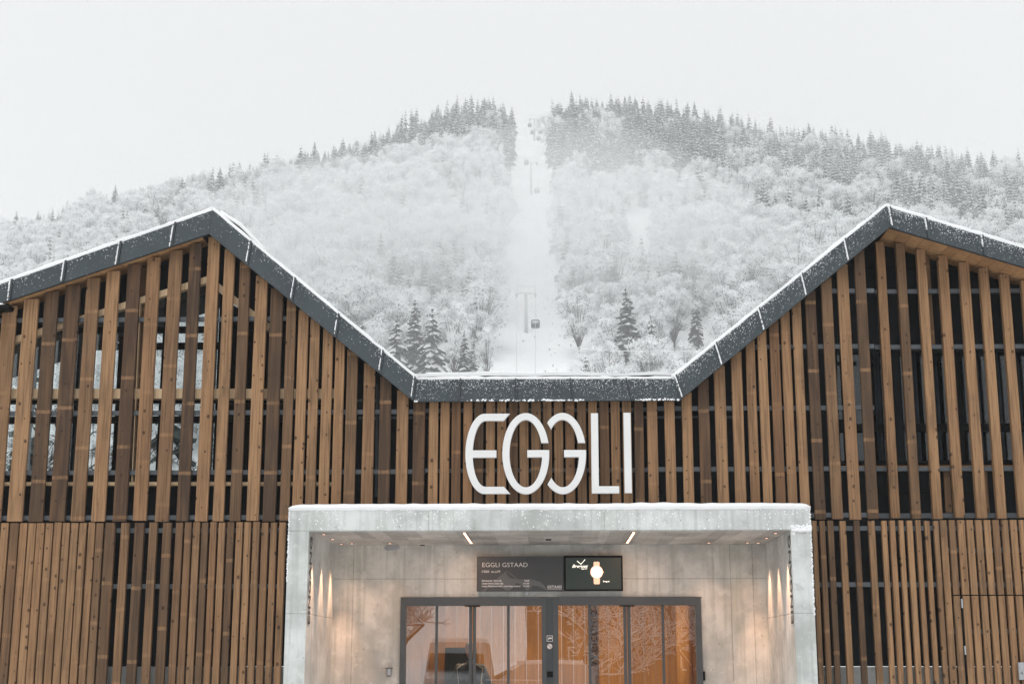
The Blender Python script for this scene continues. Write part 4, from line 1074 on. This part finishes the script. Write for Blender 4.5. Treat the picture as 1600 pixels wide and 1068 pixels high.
def bare_mesh(seed, H=11.0, snow=True):
    """bare branching tree with snow lying along the branches"""
    r = random.Random(seed); m = MB()
    def grow(p, d, l, rad, dep):
        n = 3; pts = [p]
        for k in range(n):
            d = (d + Vector((r.gauss(0, .16), r.gauss(0, .16), r.gauss(.05, .12)))).normalized(); pts.append(pts[-1] + d * l / n)
        m.tube(pts, [rad, rad * .9, rad * .8, rad * .65], 5 if dep < 2 else 3, 0, False)
        if snow and dep > 0:
            w = rad * .9 + .012
            m.tube([q + Vector((0, 0, rad * .9 + .01)) for q in pts], [w, w, w, w * .6], 3, 1, False)
        if dep >= 4: return
        for k in range((6, 5, 5, 5)[dep]):
            q = pts[r.choice((1, 2, 3, 3))]; s = Vector((r.gauss(0, 1), r.gauss(0, 1), r.gauss(.25, .5))).normalized()
            grow(q, (d * .55 + s * .8).normalized(), l * r.uniform(.5, .72), rad * .55, dep + 1)
    grow(Vector((0, 0, -.2)), Vector((0, 0, 1)), H * .38, H * .016, 0)
    return m.build('crown', [M['bark'], M['tree_snow']], link=False).data

SPR = [spruce_mesh(11 + k, 20.0, (3.5, 3.8, 3.1, 4.1, 3.5)[k], (15, 16, 14, 15, 16)[k], (8, 9, 8, 9, 8)[k], (.90, .80, .97, .82, .98)[k], (.20, .08, .55, .10, .62)[k]) for k in range(5)]
SPR += [spruce_mesh(91, 20.0, 5.5, 19, 10, .62, .04), spruce_mesh(92, 20.0, 3.3, 21, 9, .42, .03)]
SPR_T = trunk_mesh(20.0, .26, 1)
FRO = [frost_mesh(31 + k, (16, 20, 14, 18, 20)[k], (5.6, 5.3, 5.2, 5.8, 4.5)[k], (34, 40, 30, 40, 32)[k], 165, (.06, .08, .05, .09, .07)[k]) for k in range(5)]
FRO_T = frost_trunk(15.0)
def spruce_kind(x, y, z):
    px = proj((x, y, z + 10))[0]
    return rt.choice((0, 1, 3, 1, 3)) if 845 < px < 1120 else rt.choice((0, 2, 4, 2, 4, 1)) if px >= 1120 else rt.choice((0, 1, 2, 3, 4))
def plant_tree(kind, x, y, z, h, rz, variant, label, group, name=None, wide=1.0):
    base_h = 20.0 if kind == 's' else 15.0
    root = bpy.data.objects.new(name or ('spruce_tree' if kind == 's' else 'frosted_tree'), None); col.objects.link(root)
    root.location = (x, y, z); root.rotation_euler = (rt.gauss(0, .03), rt.gauss(0, .03), rz); s = h / base_h; root.scale = (s * wide, s * wide, s)
    for nm, me in (('trunk', SPR_T if kind == 's' else FRO_T), ('crown', (SPR if kind == 's' else FRO)[variant])):
        c_ = bpy.data.objects.new(nm, me); col.objects.link(c_); c_.parent = root
    tag(root, label, 'tree', group); return root

rt = random.Random(99)
roofline = [(x, y - 6) for x, y in T_TOP]
cand = []
def lat_of(x, y): az, r = math.atan2(x, y), math.hypot(x, y); return (az - AXIS_AZ) * r
CLR = at(1003, 350, 560)
def try_tree(x, y, step):
    r = math.hypot(x, y); az = math.atan2(x, y)
    if r < 330 or r > 905: return
    z = hill_z(x, y); px, py = proj((x, y, z + 12))
    if px < -60 or px > 1660: return
    lat = lat_of(x, y); u = (r - R0) / (RC - R0)
    hw = 11.5 + 1.5 * mnoise.noise(Vector((r / 40, 2 if lat > 0 else 9, 0)))
    if abs(lat) < hw: return
    clat = (az - math.atan2(CLR.x, CLR.y)) * r
    if abs(clat) < 7.0 and 468 < r < 604: return
    nz = mnoise.noise(Vector((x / 55, y / 55, 7.7)))
    if px > 845:
        lim = lerp_tab([(860, .55), (1000, .58), (1150, .64), (1300, .62), (1600, .62)], px)
    else:
        lim = lerp_tab([(0, .93), (300, .91), (500, .88), (600, .85), (680, .79), (800, .72)], px)
    con = u + nz * .17 > lim and not (rt.random() < (.08 if px < 1120 else .20))
    if not con:
        con = nz > .24 and rt.random() < .45 or rt.random() < .10
    return ('s' if con else 'f', x, y, z, u, px)
# jittered planting: conifers close together, broadleaf crowns wider apart
for kind, step in (('s', 6.4), ('f', 9.4)):
    yy = 300.0
    while yy < 910:
        xx = -380.0
        while xx < 380:
            x, y = xx + rt.uniform(-.45, .45) * step, yy + rt.uniform(-.45, .45) * step
            t = try_tree(x, y, step)
            if t and t[0] == kind:
                if kind == 's':
                    left = t[5] < 600 + rt.random() * 130
                    h = rt.uniform(9, 15) if left and t[4] > .9 else rt.choice((rt.uniform(12, 18), rt.uniform(16, 23), rt.uniform(19, 26))) * (1.0 if t[4] > .5 else .85)
                    if left and rt.random() < (.25 if t[4] > .9 else 0): t = None
                else:
                    h = rt.uniform(12.5, 21) * (.75 if t[4] > .9 else 1)
                if t: cand.append((t[0], t[1], t[2], t[3], h, t[4]))
            xx += step
        yy += step
# hand-placed trees that stand out
def on_slope(px, py_top, h, name=None):
    """distance at which a tree of height h has its top on that line of sight"""
    v = ray(px, py_top); hor = math.hypot(v.x, v.y); r = 330.0
    while r < 900:
        x, y = v.x / hor * r, v.y / hor * r
        if EYE + v.z / hor * r <= hill_z(x, y) + h: return x, y, hill_z(x, y)
        r += 1.0
    return x, y, hill_z(x, y)
HERO = [('s', 675, 480, 25, 5, 'broad snow laden spruce just above the low roof, largest left of the ski run'),
        ('s', 619, 490, 22, 5, 'snow dusted spruce close behind the left roof slope, left of the largest spruce'),
        ('s', 648, 466, 23, 6, 'slim snowy spruce standing behind the largest spruce left of the run'),
        ('s', 725, 518, 17, 6, 'small thin spruce alone at the left edge of the ski run above the low roof'),
        ('s', 980, 448, 27, 6, 'dark narrow spruce standing out above the right end of the low roof'),
        ('s', 1084, 456, 18, 6, 'small dark spruce top between frosted crowns beside the right roof slope'),
        ('s', 181, 287, 20, 6, 'dark spruce breaking the skyline far above the left gable slope'),
        ('s', 105, 312, 17, 6, 'dark spruce on the left skyline, left of the tallest skyline spruce'),
        ('s', 278, 294, 20, 5, 'spruce with drooping snowy branches just left of the left roof ridge'),
        ('s', 245, 315, 17, 6, 'small dark spruce close above the left roof slope'),
        ('s', 28, 330, 20, 5, 'grey spruce near the left edge of the picture above the eave'),
        ('s', 340, 284, 17, 2, 'spruce right above the left roof ridge'),
        ('s', 705, 238, 22, 6, 'tall dark spruce mid slope left of the upper ski run'),
        ('s', 1494, 268, 24, 0, 'tall pale spruce in the mist high above the right roof slope'),
        ('f', 1052, 462, 17, 3, 'round frosted tree filling the corner beside the right roof slope'),
        ('f', 905, 470, 17, 1, 'rounded frosted tree right of the ski run above the low roof'),
        ('f', 680, 450, 18, 0, 'pale frosted tree rising behind the spruces left of the run')]
hero_xy = []
for k, px, py, h, var, lab in HERO:
    wide = {675: 1.0, 619: .95, 648: 1.25, 980: 1.4, 278: 1.0, 28: 1.0, 1494: 1.4, 181: 1.2}.get(px, 1.0)
    x, y, z = on_slope(px, py, h); hero_xy.append((x, y))
    plant_tree(k, x, y, z - .3, h, rt.random() * 6.28, var, lab, 'trees that stand out on the slope', None, wide)
cand = [c for c in cand if all((c[1] - x) ** 2 + (c[2] - y) ** 2 > (26 if math.hypot(x, y) > math.hypot(c[1], c[2]) else 20) for x, y in hero_xy)]
# keep sight lines to the stand-out trees free of nearer trees
def blocks(c):
    for (x, y), hh in zip(hero_xy, HERO):
        r0_, r1_ = math.hypot(c[1], c[2]), math.hypot(x, y)
        if r0_ < r1_ and abs(math.atan2(c[1], c[2]) - math.atan2(x, y)) * r1_ < 5.0 and proj((c[1], c[2], c[3] + c[4]))[1] < proj((x, y, hill_z(x, y) + hh[3] * .35))[1]: return True
    return False
cand = [c for c in cand if not blocks(c)]
def shows(c):
    px, py = proj((c[1], c[2], c[3] + c[4])); pb = proj((c[1], c[2], c[3]))[1]
    if not -5 < px < 1605: return 0
    rl = lerp_tab(roofline, px)
    if py > rl - 8: return 0
    return (min(pb, rl) - py)
ranked = sorted(((shows(c), i) for i, c in enumerate(cand)), reverse=True)
single = set(); cnt = {'s': 0, 'f': 0}
for s_, i in ranked:
    k = cand[i][0]
    if s_ > 0 and cnt[k] < (270 if k == 's' else 280): single.add(i); cnt[k] += 1
SECT = [(110, 'near left picture edge'), (230, 'over mid left eave'), (335, 'just left of left ridge'), (440, 'just right of left ridge'),
        (545, 'over mid left inner roof'), (652, 'over lower left inner roof'), (730, 'over left end of low roof'),
        (829, 'left beside ski run'), (920, 'right beside ski run'), (1050, 'over right end of low roof'),
        (1160, 'over lower right inner roof'), (1275, 'over mid right inner roof'), (1384, 'just left of right ridge'),
        (1490, 'just right of right ridge'), (9999, 'near right picture edge')]
def where(c):
    px, py = proj((c[1], c[2], c[3] + c[4] * .6)); u = c[5]
    band = 'on the skyline' if u > .93 else 'high up' if u > .74 else 'above mid slope' if u > .56 else 'at mid slope' if u > .42 else 'low down' if u > .32 else 'at the foot'
    return band, next(t for lim, t in SECT if px < lim)
sets = {}
for i in sorted(single):
    k, x, y, z, h, u = cand[i]; band, sp_ = where(cand[i])
    size = ('tall ' if h > 22 else 'short ' if h < 16 else '') if k == 's' else ('big ' if h > 18 else 'small ' if h < 14.5 else '')
    sets.setdefault(size + ('snowy spruce ' if k == 's' else 'frosted tree ') + band + ', ' + sp_, []).append(i)
ORD = ('leftmost', 'second from left', 'third from left', 'fourth from left', 'fifth from left', 'sixth from left', 'seventh from left', 'eighth from left', 'ninth from left')
for lab, ids in sets.items():
    ids.sort(key=lambda i: proj((cand[i][1], cand[i][2], cand[i][3]))[0])
    for n, i in enumerate(ids):
        k, x, y, z, h, u = cand[i]
        one = lab if len(ids) == 1 or len(ids) > 9 else lab + ', ' + (ORD[n] if n < len(ids) - 1 else 'rightmost')
        plant_tree(k, x, y, z - .3, h, rt.random() * 6.28, spruce_kind(x, y, z) if k == 's' else rt.randrange(5), one, lab, None, rt.uniform(.78, 1.35))
# the rest of the wood as one mass of each sort
def scatter(name, pts, meshes_objs, label):
    me = bpy.data.meshes.new(name); me.from_pydata([p[:3] for p in pts], [], [])
    for an, idx in (('sc', 3), ('rz', 4)):
        at_ = me.attributes.new(an, 'FLOAT_VECTOR', 'POINT'); at_.data.foreach_set('vector', [q for p in pts for q in p[idx]])
    at_ = me.attributes.new('vi', 'INT', 'POINT'); at_.data.foreach_set('value', [p[5] for p in pts])
    o = bpy.data.objects.new(name, me); col.objects.link(o); tag(o, label, 'forest', kind='stuff')
    ng = bpy.data.node_groups.new(name + '_nodes', 'GeometryNodeTree')
    ng.interface.new_socket('Geometry', in_out='INPUT', socket_type='NodeSocketGeometry'); ng.interface.new_socket('Geometry', in_out='OUTPUT', socket_type='NodeSocketGeometry')
    nn = ng.nodes; L = ng.links.new
    gi, go = nn.new('NodeGroupInput'), nn.new('NodeGroupOutput'); iop = nn.new('GeometryNodeInstanceOnPoints'); jn = nn.new('GeometryNodeJoinGeometry')
    for q in meshes_objs:
        oi = nn.new('GeometryNodeObjectInfo'); oi.inputs['Object'].default_value = q; oi.inputs['As Instance'].default_value = True; oi.transform_space = 'ORIGINAL'
        L(oi.outputs['Geometry'], jn.inputs[0])
    def named(t, nm):
        q = nn.new('GeometryNodeInputNamedAttribute'); q.data_type = t; q.inputs['Name'].default_value = nm; return q.outputs[0]
    er = nn.new('FunctionNodeEulerToRotation'); L(named('FLOAT_VECTOR', 'rz'), er.inputs[0])
    L(gi.outputs[0], iop.inputs['Points']); L(jn.outputs[0], iop.inputs['Instance']); iop.inputs['Pick Instance'].default_value = True
    L(named('INT', 'vi'), iop.inputs['Instance Index']); L(er.outputs[0], iop.inputs['Rotation']); L(named('FLOAT_VECTOR', 'sc'), iop.inputs['Scale'])
    L(iop.outputs[0], go.inputs[0])
    md = o.modifiers.new('scatter', 'NODES'); md.node_group = ng
    return o
def crown_objs(meshes):
    out = []
    for me in meshes:
        for o in bpy.data.objects:
            if o.data == me: out.append(o); break
    return out
rest = [c for i, c in enumerate(cand) if i not in single]
def pt_of(c, base, kind):
    s_, w_ = c[4] / base, rt.uniform(.78, 1.35)
    return (c[1], c[2], c[3] - .3, (s_ * w_, s_ * w_, s_), (rt.gauss(0, .03), rt.gauss(0, .03), rt.random() * 6.28), spruce_kind(c[1], c[2], c[3]) if kind == 's' else rt.randrange(5))
scatter('spruce_forest', [pt_of(c, 20, 's') for c in rest if c[0] == 's'], crown_objs(SPR[:5])[::-1], 'dense snowy spruce forest covering the upper mountainside')
scatter('frosted_woodland', [pt_of(c, 15, 'f') for c in rest if c[0] == 'f'], crown_objs(FRO), 'white frosted broadleaf woodland covering the lower mountainside')

# low scrub poking out of the snow along the run
m = MB(); rs = random.Random(3)
for _ in range(230):
    r = rs.uniform(370, 850); sgn = rs.random()
    lat = rs.gauss(7.5, 2.2) if sgn < .75 else rs.uniform(-11, 11) if sgn < .82 else -abs(rs.gauss(10, 1.5))
    az = AXIS_AZ + lat / r; x, y = r * math.sin(az), r * math.cos(az); z = hill_z(x, y); h = rs.uniform(.2, .75)
    for k in range(4):
        a = rs.random() * 6.28; w = h * .45
        m.add([(x + math.cos(a) * w * .25, y + math.sin(a) * w * .25, z - .1), (x - math.cos(a) * w * .25, y - math.sin(a) * w * .25, z - .1), (x - math.cos(a) * w * .6 + rs.gauss(0, .1), y, z + h), (x + math.cos(a) * w * .6, y, z + h * .8)], [(0, 1, 2, 3)])
tag(m.build('scrub', M['shrub']), 'dark scrub and saplings dotting the edge of the ski run', 'shrubs', kind='stuff')

# ================================================================== gondola lift
def on_run(r, lat=0.0): az = AXIS_AZ + lat / r; x, y = r * math.sin(az), r * math.cos(az); return Vector((x, y, hill_z(x, y)))
def r_of(py_base):
    r = 360.0
    while r < 1000 and proj(on_run(r))[1] > py_base: r += 1
    return r
along = Vector((math.sin(AXIS_AZ), math.cos(AXIS_AZ), 0)); side = Vector((along.y, -along.x, 0))
GAUGE = 2.9
pyl = [(822, 522, 452, 'lowest lift pylon, faint in the mist above the low roof'), (830, 305, 250, 'lift pylon half way up the ski run below the crest'),
       (835, 218, 183, 'lift pylon standing on the crest of the ski run'), (841, 217, 201, 'farthest lift pylon just behind the crest pylon')]
cable_l, cable_r = [], []
for k, (px, pb, ptp, lab) in enumerate(pyl):
    r = r_of(pb) if k < 3 else 900.0
    if k == 2: r = min(r, 835.0)
    v = ray(px, pb); hor = math.hypot(v.x, v.y); b = Vector((v.x / hor * r, v.y / hor * r, 0)); b.z = hill_z(b.x, b.y) - .5
    vt = ray(px, ptp); h = EYE + vt.z / math.hypot(vt.x, vt.y) * r - b.z
    root = empty('lift_pylon', b); tag(root, lab, 'lift pylon', 'pylons of the gondola lift')
    m = MB(); m.tube([(0, 0, 0), (0, 0, h * .5), (0, 0, h - 1.2)], [.62, .48, .38], 12); m.build('mast', M['galv'], root, smooth=True)
    m = MB(); A = side * (GAUGE + .5)
    m.tube([-A + Vector((0, 0, h - 1.6)), -A * .45 + Vector((0, 0, h - 1.2)), A * .45 + Vector((0, 0, h - 1.2)), A + Vector((0, 0, h - 1.6))], .2, 6); m.build('cross_arm', M['galv'], root)
    m = MB()
    for s in (-1, 1): m.tube([A * s * .8 + Vector((0, 0, h - 1.2)), A * s * .8 + Vector((0, 0, h + 1.0))], .09, 5)
    m.tube([-A * .85 + Vector((0, 0, h + 1.0)), A * .85 + Vector((0, 0, h + 1.0))], .1, 5); m.build('service_frame', M['galv'], root)
    for s in (-1, 1):
        m = MB(); c_ = side * GAUGE * s + Vector((0, 0, h - 1.9)); m.tube([c_ - along * 2.2, c_ + along * 2.2], .28, 6); m.build('sheave_train', M['galv'], root)
    cable_l.append(b - side * GAUGE + Vector((0, 0, h - 2.0))); cable_r.append(b + side * GAUGE + Vector((0, 0, h - 2.0)))
def cable(pts, lab):
    pts = [Vector((pts[0].x * .35 + 0, 150, 28))] + pts
    m = MB(); P = []
    for a, b in zip(pts, pts[1:]):
        for q in range(10): t = q / 10; P.append(a.lerp(b, t) - Vector((0, 0, 4 * t * (1 - t) * (b - a).length * .012)))
    P.append(pts[-1]); m.tube(P, .045, 4); tag(m.build('haul_cable', M['galv']), lab, 'cable', 'cables of the gondola lift'); return P
CL = cable(cable_l, 'left hauling cable of the gondola lift'); CR = cable(cable_r, 'right hauling cable of the gondola lift')
def cabin_parts(root):
    m = MB()
    ring = [(-1.0, -.95), (1.0, -.95), (1.15, -.6), (1.15, .6), (1.0, .95), (-1.0, .95), (-1.15, .6), (-1.15, -.6)]
    lv = [(.0, .80), (.25, 1.0), (1.05, 1.04), (1.9, .98), (2.2, .78)]
    vs_, fs_ = [], []
    for z, s in lv: vs_ += [(x * s, y * s, z) for x, y in ring]
    for i in range(len(lv) - 1):
        for k in range(8): fs_.append((i * 8 + k, i * 8 + (k + 1) % 8, (i + 1) * 8 + (k + 1) % 8, (i + 1) * 8 + k))
    fs_ += [tuple(reversed(range(8))), tuple(range(32, 40))]; m.add(vs_, fs_); m.build('cabin_body', M['cabin'], root)
    for sy in (-1, 1):
        m = MB(); m.prism([(-.85, 1.1), (.85, 1.1), (.8, 1.85), (-.8, 1.85)], sy * 1.0 - .03, sy * 1.0 + .03); m.build('window', M['steel'], root)
    m = MB(); m.box(-.85, .85, -.7, .7, 2.2, 2.32); m.build('roof_snow', M['snow'], root)
    m = MB(); m.tube([(0, 0, 2.2), (.25, 0, 3.0), (0, 0, 4.3)], .07, 6); m.build('hanger', M['galv'], root)
cabs = [(832, 519, 'r', 'gondola cabin hanging lowest, beside the lowest pylon'), (839.5, 297, 'r', 'gondola cabin right of the pylon half way up the run'), (820, 254, 'l', 'gondola cabin left of the head of the half way pylon'),
        (828.3, 195.5, 'l', 'gondola cabin left of the crest pylon'), (833, 207, 'l', 'small gondola cabin left behind the crest pylon'), (844.5, 206, 'r', 'gondola cabin right of the crest pylon'), (848, 216.5, 'r', 'farthest gondola cabin half hidden behind the crest')]
c0 = None
for px, py, sd, lab in cabs:
    P = CL if sd == 'l' else CR
    best = min((abs(proj(a.lerp(b, t / 8) - Vector((0, 0, 3.2)))[1] - py), a.lerp(b, t / 8)) for a, b in zip(P[10:], P[11:]) for t in range(8)) if False else None
    bb, bp = 1e9, None
    for a, b in zip(P[8:], P[9:]):
        for t in range(10):
            q = a.lerp(b, t / 10); e = abs(proj(q - Vector((0, 0, 3.2)))[1] - py) + .35 * abs(proj(q)[0] - px)
            if e < bb: bb, bp = e, q
    if py > 205 and py < 218: bp = P[-1] + (P[-1] - P[-11]).normalized() * (6 if px < 845 else 14) - Vector((0, 0, 4 if px < 845 else 6)) if False else bp
    # stay on the line of sight measured for this cabin
    root = empty('gondola_cabin', bp - Vector((0, 0, 4.3)), -AXIS_AZ); tag(root, lab, 'gondola', 'cabins of the gondola lift')
    if c0 is None: cabin_parts(root); c0 = root
    else:
        for ch in list(c0.children):
            c_ = ch.copy(); col.objects.link(c_); c_.parent = root
# thin wire strung across in front of the slope
a, b = at(860, 540, 120), at(1110, 547, 95)
m = MB(); P = [a.lerp(b, t / 12) - Vector((0, 0, 4 * (t / 12) * (1 - t / 12) * .25)) for t in range(13)]
m.tube(P, .022, 4); tag(m.build('overhead_wire', M['white']), 'thin snowy wire strung across above the right end of the low roof', 'wire')

# ================================================================== near trees seen through the left hall and mirrored in the doors
BAR = [bare_mesh(70 + k, 11.0) for k in range(3)] + [bare_mesh(80, 11.0, False), bare_mesh(81, 11.0, False)]
def near_tree(me, x, y, s, rz, lab, grp, name='bare_tree'):
    root = empty(name, (x, y, -.1), rz); root.scale = (s, s, s)
    c_ = bpy.data.objects.new('crown', me); col.objects.link(c_); c_.parent = root
    m = MB(); m.tube([(0, 0, -.3), (0, 0, 1.6)], [.24, .18], 8)
    c_ = m.build('trunk', M['bark'], root); tag(root, lab, 'tree', grp)
rn = random.Random(21)
for k in range(9):
    px = -60 + k * 62; p = at(px, 700, 1.0); Y = rn.uniform(36, 48)
    near_tree(BAR[(3, 0, 4, 1, 3)[k % 5]], p.x * Y, Y, rn.uniform(.88, 1.02), rn.random() * 6.28, 'bare tree glimpsed through the left hall windows', 'trees behind the left hall')
for k in range(5):
    px = -40 + k * 80; p = at(px, 700, 1.0); Y = rn.uniform(44, 52)
    root = plant_tree('s', p.x * Y, Y, -.2, rn.uniform(9.5, 11.5), rn.random() * 6.28, 5 + k % 2, 'dark snowy conifer glimpsed through the left hall windows', 'conifers behind the left hall')

# across the road behind the viewer: what the glass doors mirror
for k, (x, y, s) in enumerate(((-8.4, -40, .9), (1, -30, .8), (3.5, -28, .8), (6, -31, .85), (8.5, -28, .8), (-12, -34, 1.0), (11, -32, .9), (14, -30, .9), (7, -36, .9), (4, -35, .9))):
    near_tree(BAR[k % 3], x, y, s, rn.random() * 6.28, 'snowy bare tree across the road, mirrored in the glass doors', 'trees across the road')
ch = empty('backdrop_chalet', (6.5, -52, 0)); tag(ch, 'dark timber house with snowy roof, added as backdrop mirrored in the right glass doors', 'house')  # added behind the viewer so the right panes mirror dark instead of sky
M['dark_timber'] = plain('dark_timber', (.07, .045, .028), .8, 0, .3, 3)
m = MB(); m.box(-8, 8, -5, 4, 0, 6.2); m.prism([(-8, 6.2), (8, 6.2), (0, 10.5)], -5, 4); m.build('wall', M['dark_timber'], ch)
for sgn in (-1, 1):
    m = MB(); m.prism([(sgn * 9.2, 5.5), (0, 10.5), (0, 10.9), (sgn * 9.3, 5.9)] if sgn > 0 else [(0, 10.5), (-9.2, 5.5), (-9.3, 5.9), (0, 10.9)], -6, 5.2); rf = m.build('roof', M['bark'], ch)
    m = MB(); m.prism([(sgn * 9.3, 5.92), (0, 10.92), (0, 11.4), (sgn * 9.3, 6.3)] if sgn > 0 else [(0, 10.92), (-9.3, 5.92), (-9.3, 6.3), (0, 11.4)], -6, 5.2); m.build('roof_snow', M['snow'], rf)
for x in (-5.5, -2.2, 1.1, 4.4):
    for z in (1.0, 3.7):
        m = MB(); m.box(x, x + 1.2, 4.0, 4.06, z, z + 1.4); w_ = m.build('window', M['white'], ch)
        m = MB(); m.box(x + .1, x + 1.1, 4.061, 4.075, z + .1, z + 1.3); m.build('pane', M['black'], w_)
def vehicle(name, loc, rz, L, W, H, hood, mat, lab, cat, group):
    """body with bonnet and cabin, glass, grille, lamps and wheels; front towards +Y"""
    root = empty(name, loc, rz); tag(root, lab, cat, group)
    def loft(rows):
        vs_, fs_ = [], []
        for y, z0_, z1_, w0, w1 in rows: vs_ += [(-w0, y, z0_), (w0, y, z0_), (w0 * 1.0, y, (z0_ + z1_) / 2), (w1, y, z1_), (-w1, y, z1_), (-w0, y, (z0_ + z1_) / 2)]
        for i in range(len(rows) - 1):
            for k in range(6): fs_.append((i * 6 + k, i * 6 + (k + 1) % 6, (i + 1) * 6 + (k + 1) % 6, (i + 1) * 6 + k))
        fs_ += [tuple(reversed(range(6))), tuple(range((len(rows) - 1) * 6, len(rows) * 6))]; return vs_, fs_
    w = W / 2
    f = L / 2
    rows = [(-f, .45, H * .92, w * .94, w * .80), (-f + .3, .3, H, w, w * .86), (f - hood - .9, .3, H, w, w * .86), (f - hood, .3, .56 * H + .1, w, w * .9), (f - .25, .32, .5 * H + .05, w * .97, w * .86), (f, .4, .42 * H, w * .86, w * .78)]
    v_, f_ = loft(rows); mesh_obj('body', v_, f_, mat, root)
    y0, y1 = f - hood - .87, f - hood - .03; z0_, z1_ = H * .96, .56 * H + .16
    mesh_obj('windscreen', [(-w * .8, y0 + .03, z0_), (w * .8, y0 + .03, z0_), (w * .86, y1 + .03, z1_), (-w * .86, y1 + .03, z1_)], [(0, 3, 2, 1)], M['black'], root)
    for s in (-1, 1):
        m = MB(); m.box(s * w * .55 - .15, s * w * .55 + .15, f - .02, f + .03, .36 * H, .42 * H - .01); m.build('headlight', M['steel'], root)
        for yy in (-f + .85, f - .85):
            m = MB(); m.tube([(s * (w - .1), yy, .33), (s * (w + .01), yy, .33)], .33, 18); wh = m.build('wheel', M['tyre'], root)
            m = MB(); m.tube([(s * (w + .011), yy, .33), (s * (w + .02), yy, .33)], .2, 14); m.build('rim', M['steel'], wh)
    m = MB()
    for k in range(3): m.box(-w * .4, w * .4, f - .01, f + .025, .25 * H + k * .09, .25 * H + k * .09 + .05)
    m.build('grille', M['black'], root)
    m = MB(); m.box(-w * .95, w * .95, f - .1, f + .06, .3, .45); m.build('bumper', M['tyre'], root)
    m = MB(); m.cbox(-w * .82, w * .82, -f + .35, f - hood - .95, H + .001, H + .13, .2); m.build('roof_snow', M['snow'], root)
    return root
vehicle('parked_van', (-2.8, -6.0, 0), 0, 5.2, 1.95, 2.15, .9, M['car_white'], 'grey van with snow on its roof, mirrored in the left glass doors', 'van', None)
vehicle('parked_car', (-.9, -9.5, 0), R(80), 4.4, 1.8, 1.5, 1.1, M['car_silver'], 'silver car with snow on its roof, mirrored beside the middle door post', 'car', None)
br = empty('crowd_barrier', (-.9, -2.0, 0)); tag(br, 'steel crowd barrier mirrored in the glass doors', 'barrier')
m = MB(); m.tube([(-1.1, 0, .15), (-1.1, 0, 1.1), (1.1, 0, 1.1), (1.1, 0, .15), (-1.1, 0, .15)], .02, 8); m.build('frame', M['steel'], br)
for k in range(17):
    m = MB(); m.tube([(-1 + k * .125, 0, .16), (-1 + k * .125, 0, 1.09)], .008, 6); m.build('bar', M['steel'], br)
for s in (-1, 1): m = MB(); m.tube([(s * .8, -.3, .02), (s * .8, 0, .15), (s * .8, .3, .02)], .018, 6); m.build('foot', M['steel'], br)

# ================================================================== winter haze
hb = MB(); hb.box(-1490, 1490, -1490, 1490, -3.2, 372.0)
mh = bpy.data.materials.new('winter_haze'); mh.use_nodes = True; nt = mh.node_tree
for n in list(nt.nodes): nt.nodes.remove(n)
o_ = nt.nodes.new('ShaderNodeOutputMaterial'); pv = nt.nodes.new('ShaderNodeVolumePrincipled')
pv.inputs['Color'].default_value = (0.97, 0.985, 1.0, 1); pv.inputs['Density'].default_value = 0.0006; pv.inputs['Anisotropy'].default_value = 0.0
nt.links.new(pv.outputs[0], o_.inputs['Volume'])
hz = hb.build('haze', mh); hz['kind'] = 'stuff'; hz['label'] = 'pale winter haze lying over the mountainside'

# a bank of mist drifting across the middle of the slope
def mist(name, px, py, r, ax, dens, lab):
    v = ray(px, py); hor = math.hypot(v.x, v.y); c_ = Vector((v.x / hor * r, v.y / hor * r, EYE + v.z / hor * r))
    bm = bmesh.new(); bmesh.ops.create_icosphere(bm, subdivisions=5, radius=1)
    for v_ in bm.verts:
        n_ = v_.co.normalized(); k = 1 + .22 * mnoise.noise(n_ * 1.6 + Vector((r, 0, 0))) + .08 * mnoise.noise(n_ * 4)
        v_.co = Vector((n_.x * ax[0], n_.y * ax[1], n_.z * ax[2])) * k
    me = bpy.data.meshes.new(name); bm.to_mesh(me); bm.free()
    o = bpy.data.objects.new(name, me); col.objects.link(o); o.location = c_; o['kind'] = 'stuff'; o['label'] = lab
    m_ = bpy.data.materials.new(name); m_.use_nodes = True; nt = m_.node_tree
    for n in list(nt.nodes): nt.nodes.remove(n)
    a, b = nt.nodes.new('ShaderNodeOutputMaterial'), nt.nodes.new('ShaderNodeVolumePrincipled')
    b.inputs['Color'].default_value = (0.98, 0.99, 1, 1); b.inputs['Density'].default_value = dens; nt.links.new(b.outputs[0], a.inputs['Volume'])
    me.materials.append(m_); return o
mist('mist', 770, 466, 478, (112, 100, 45), 0.0086, 'thin bank of mist drifting across the middle of the slope')
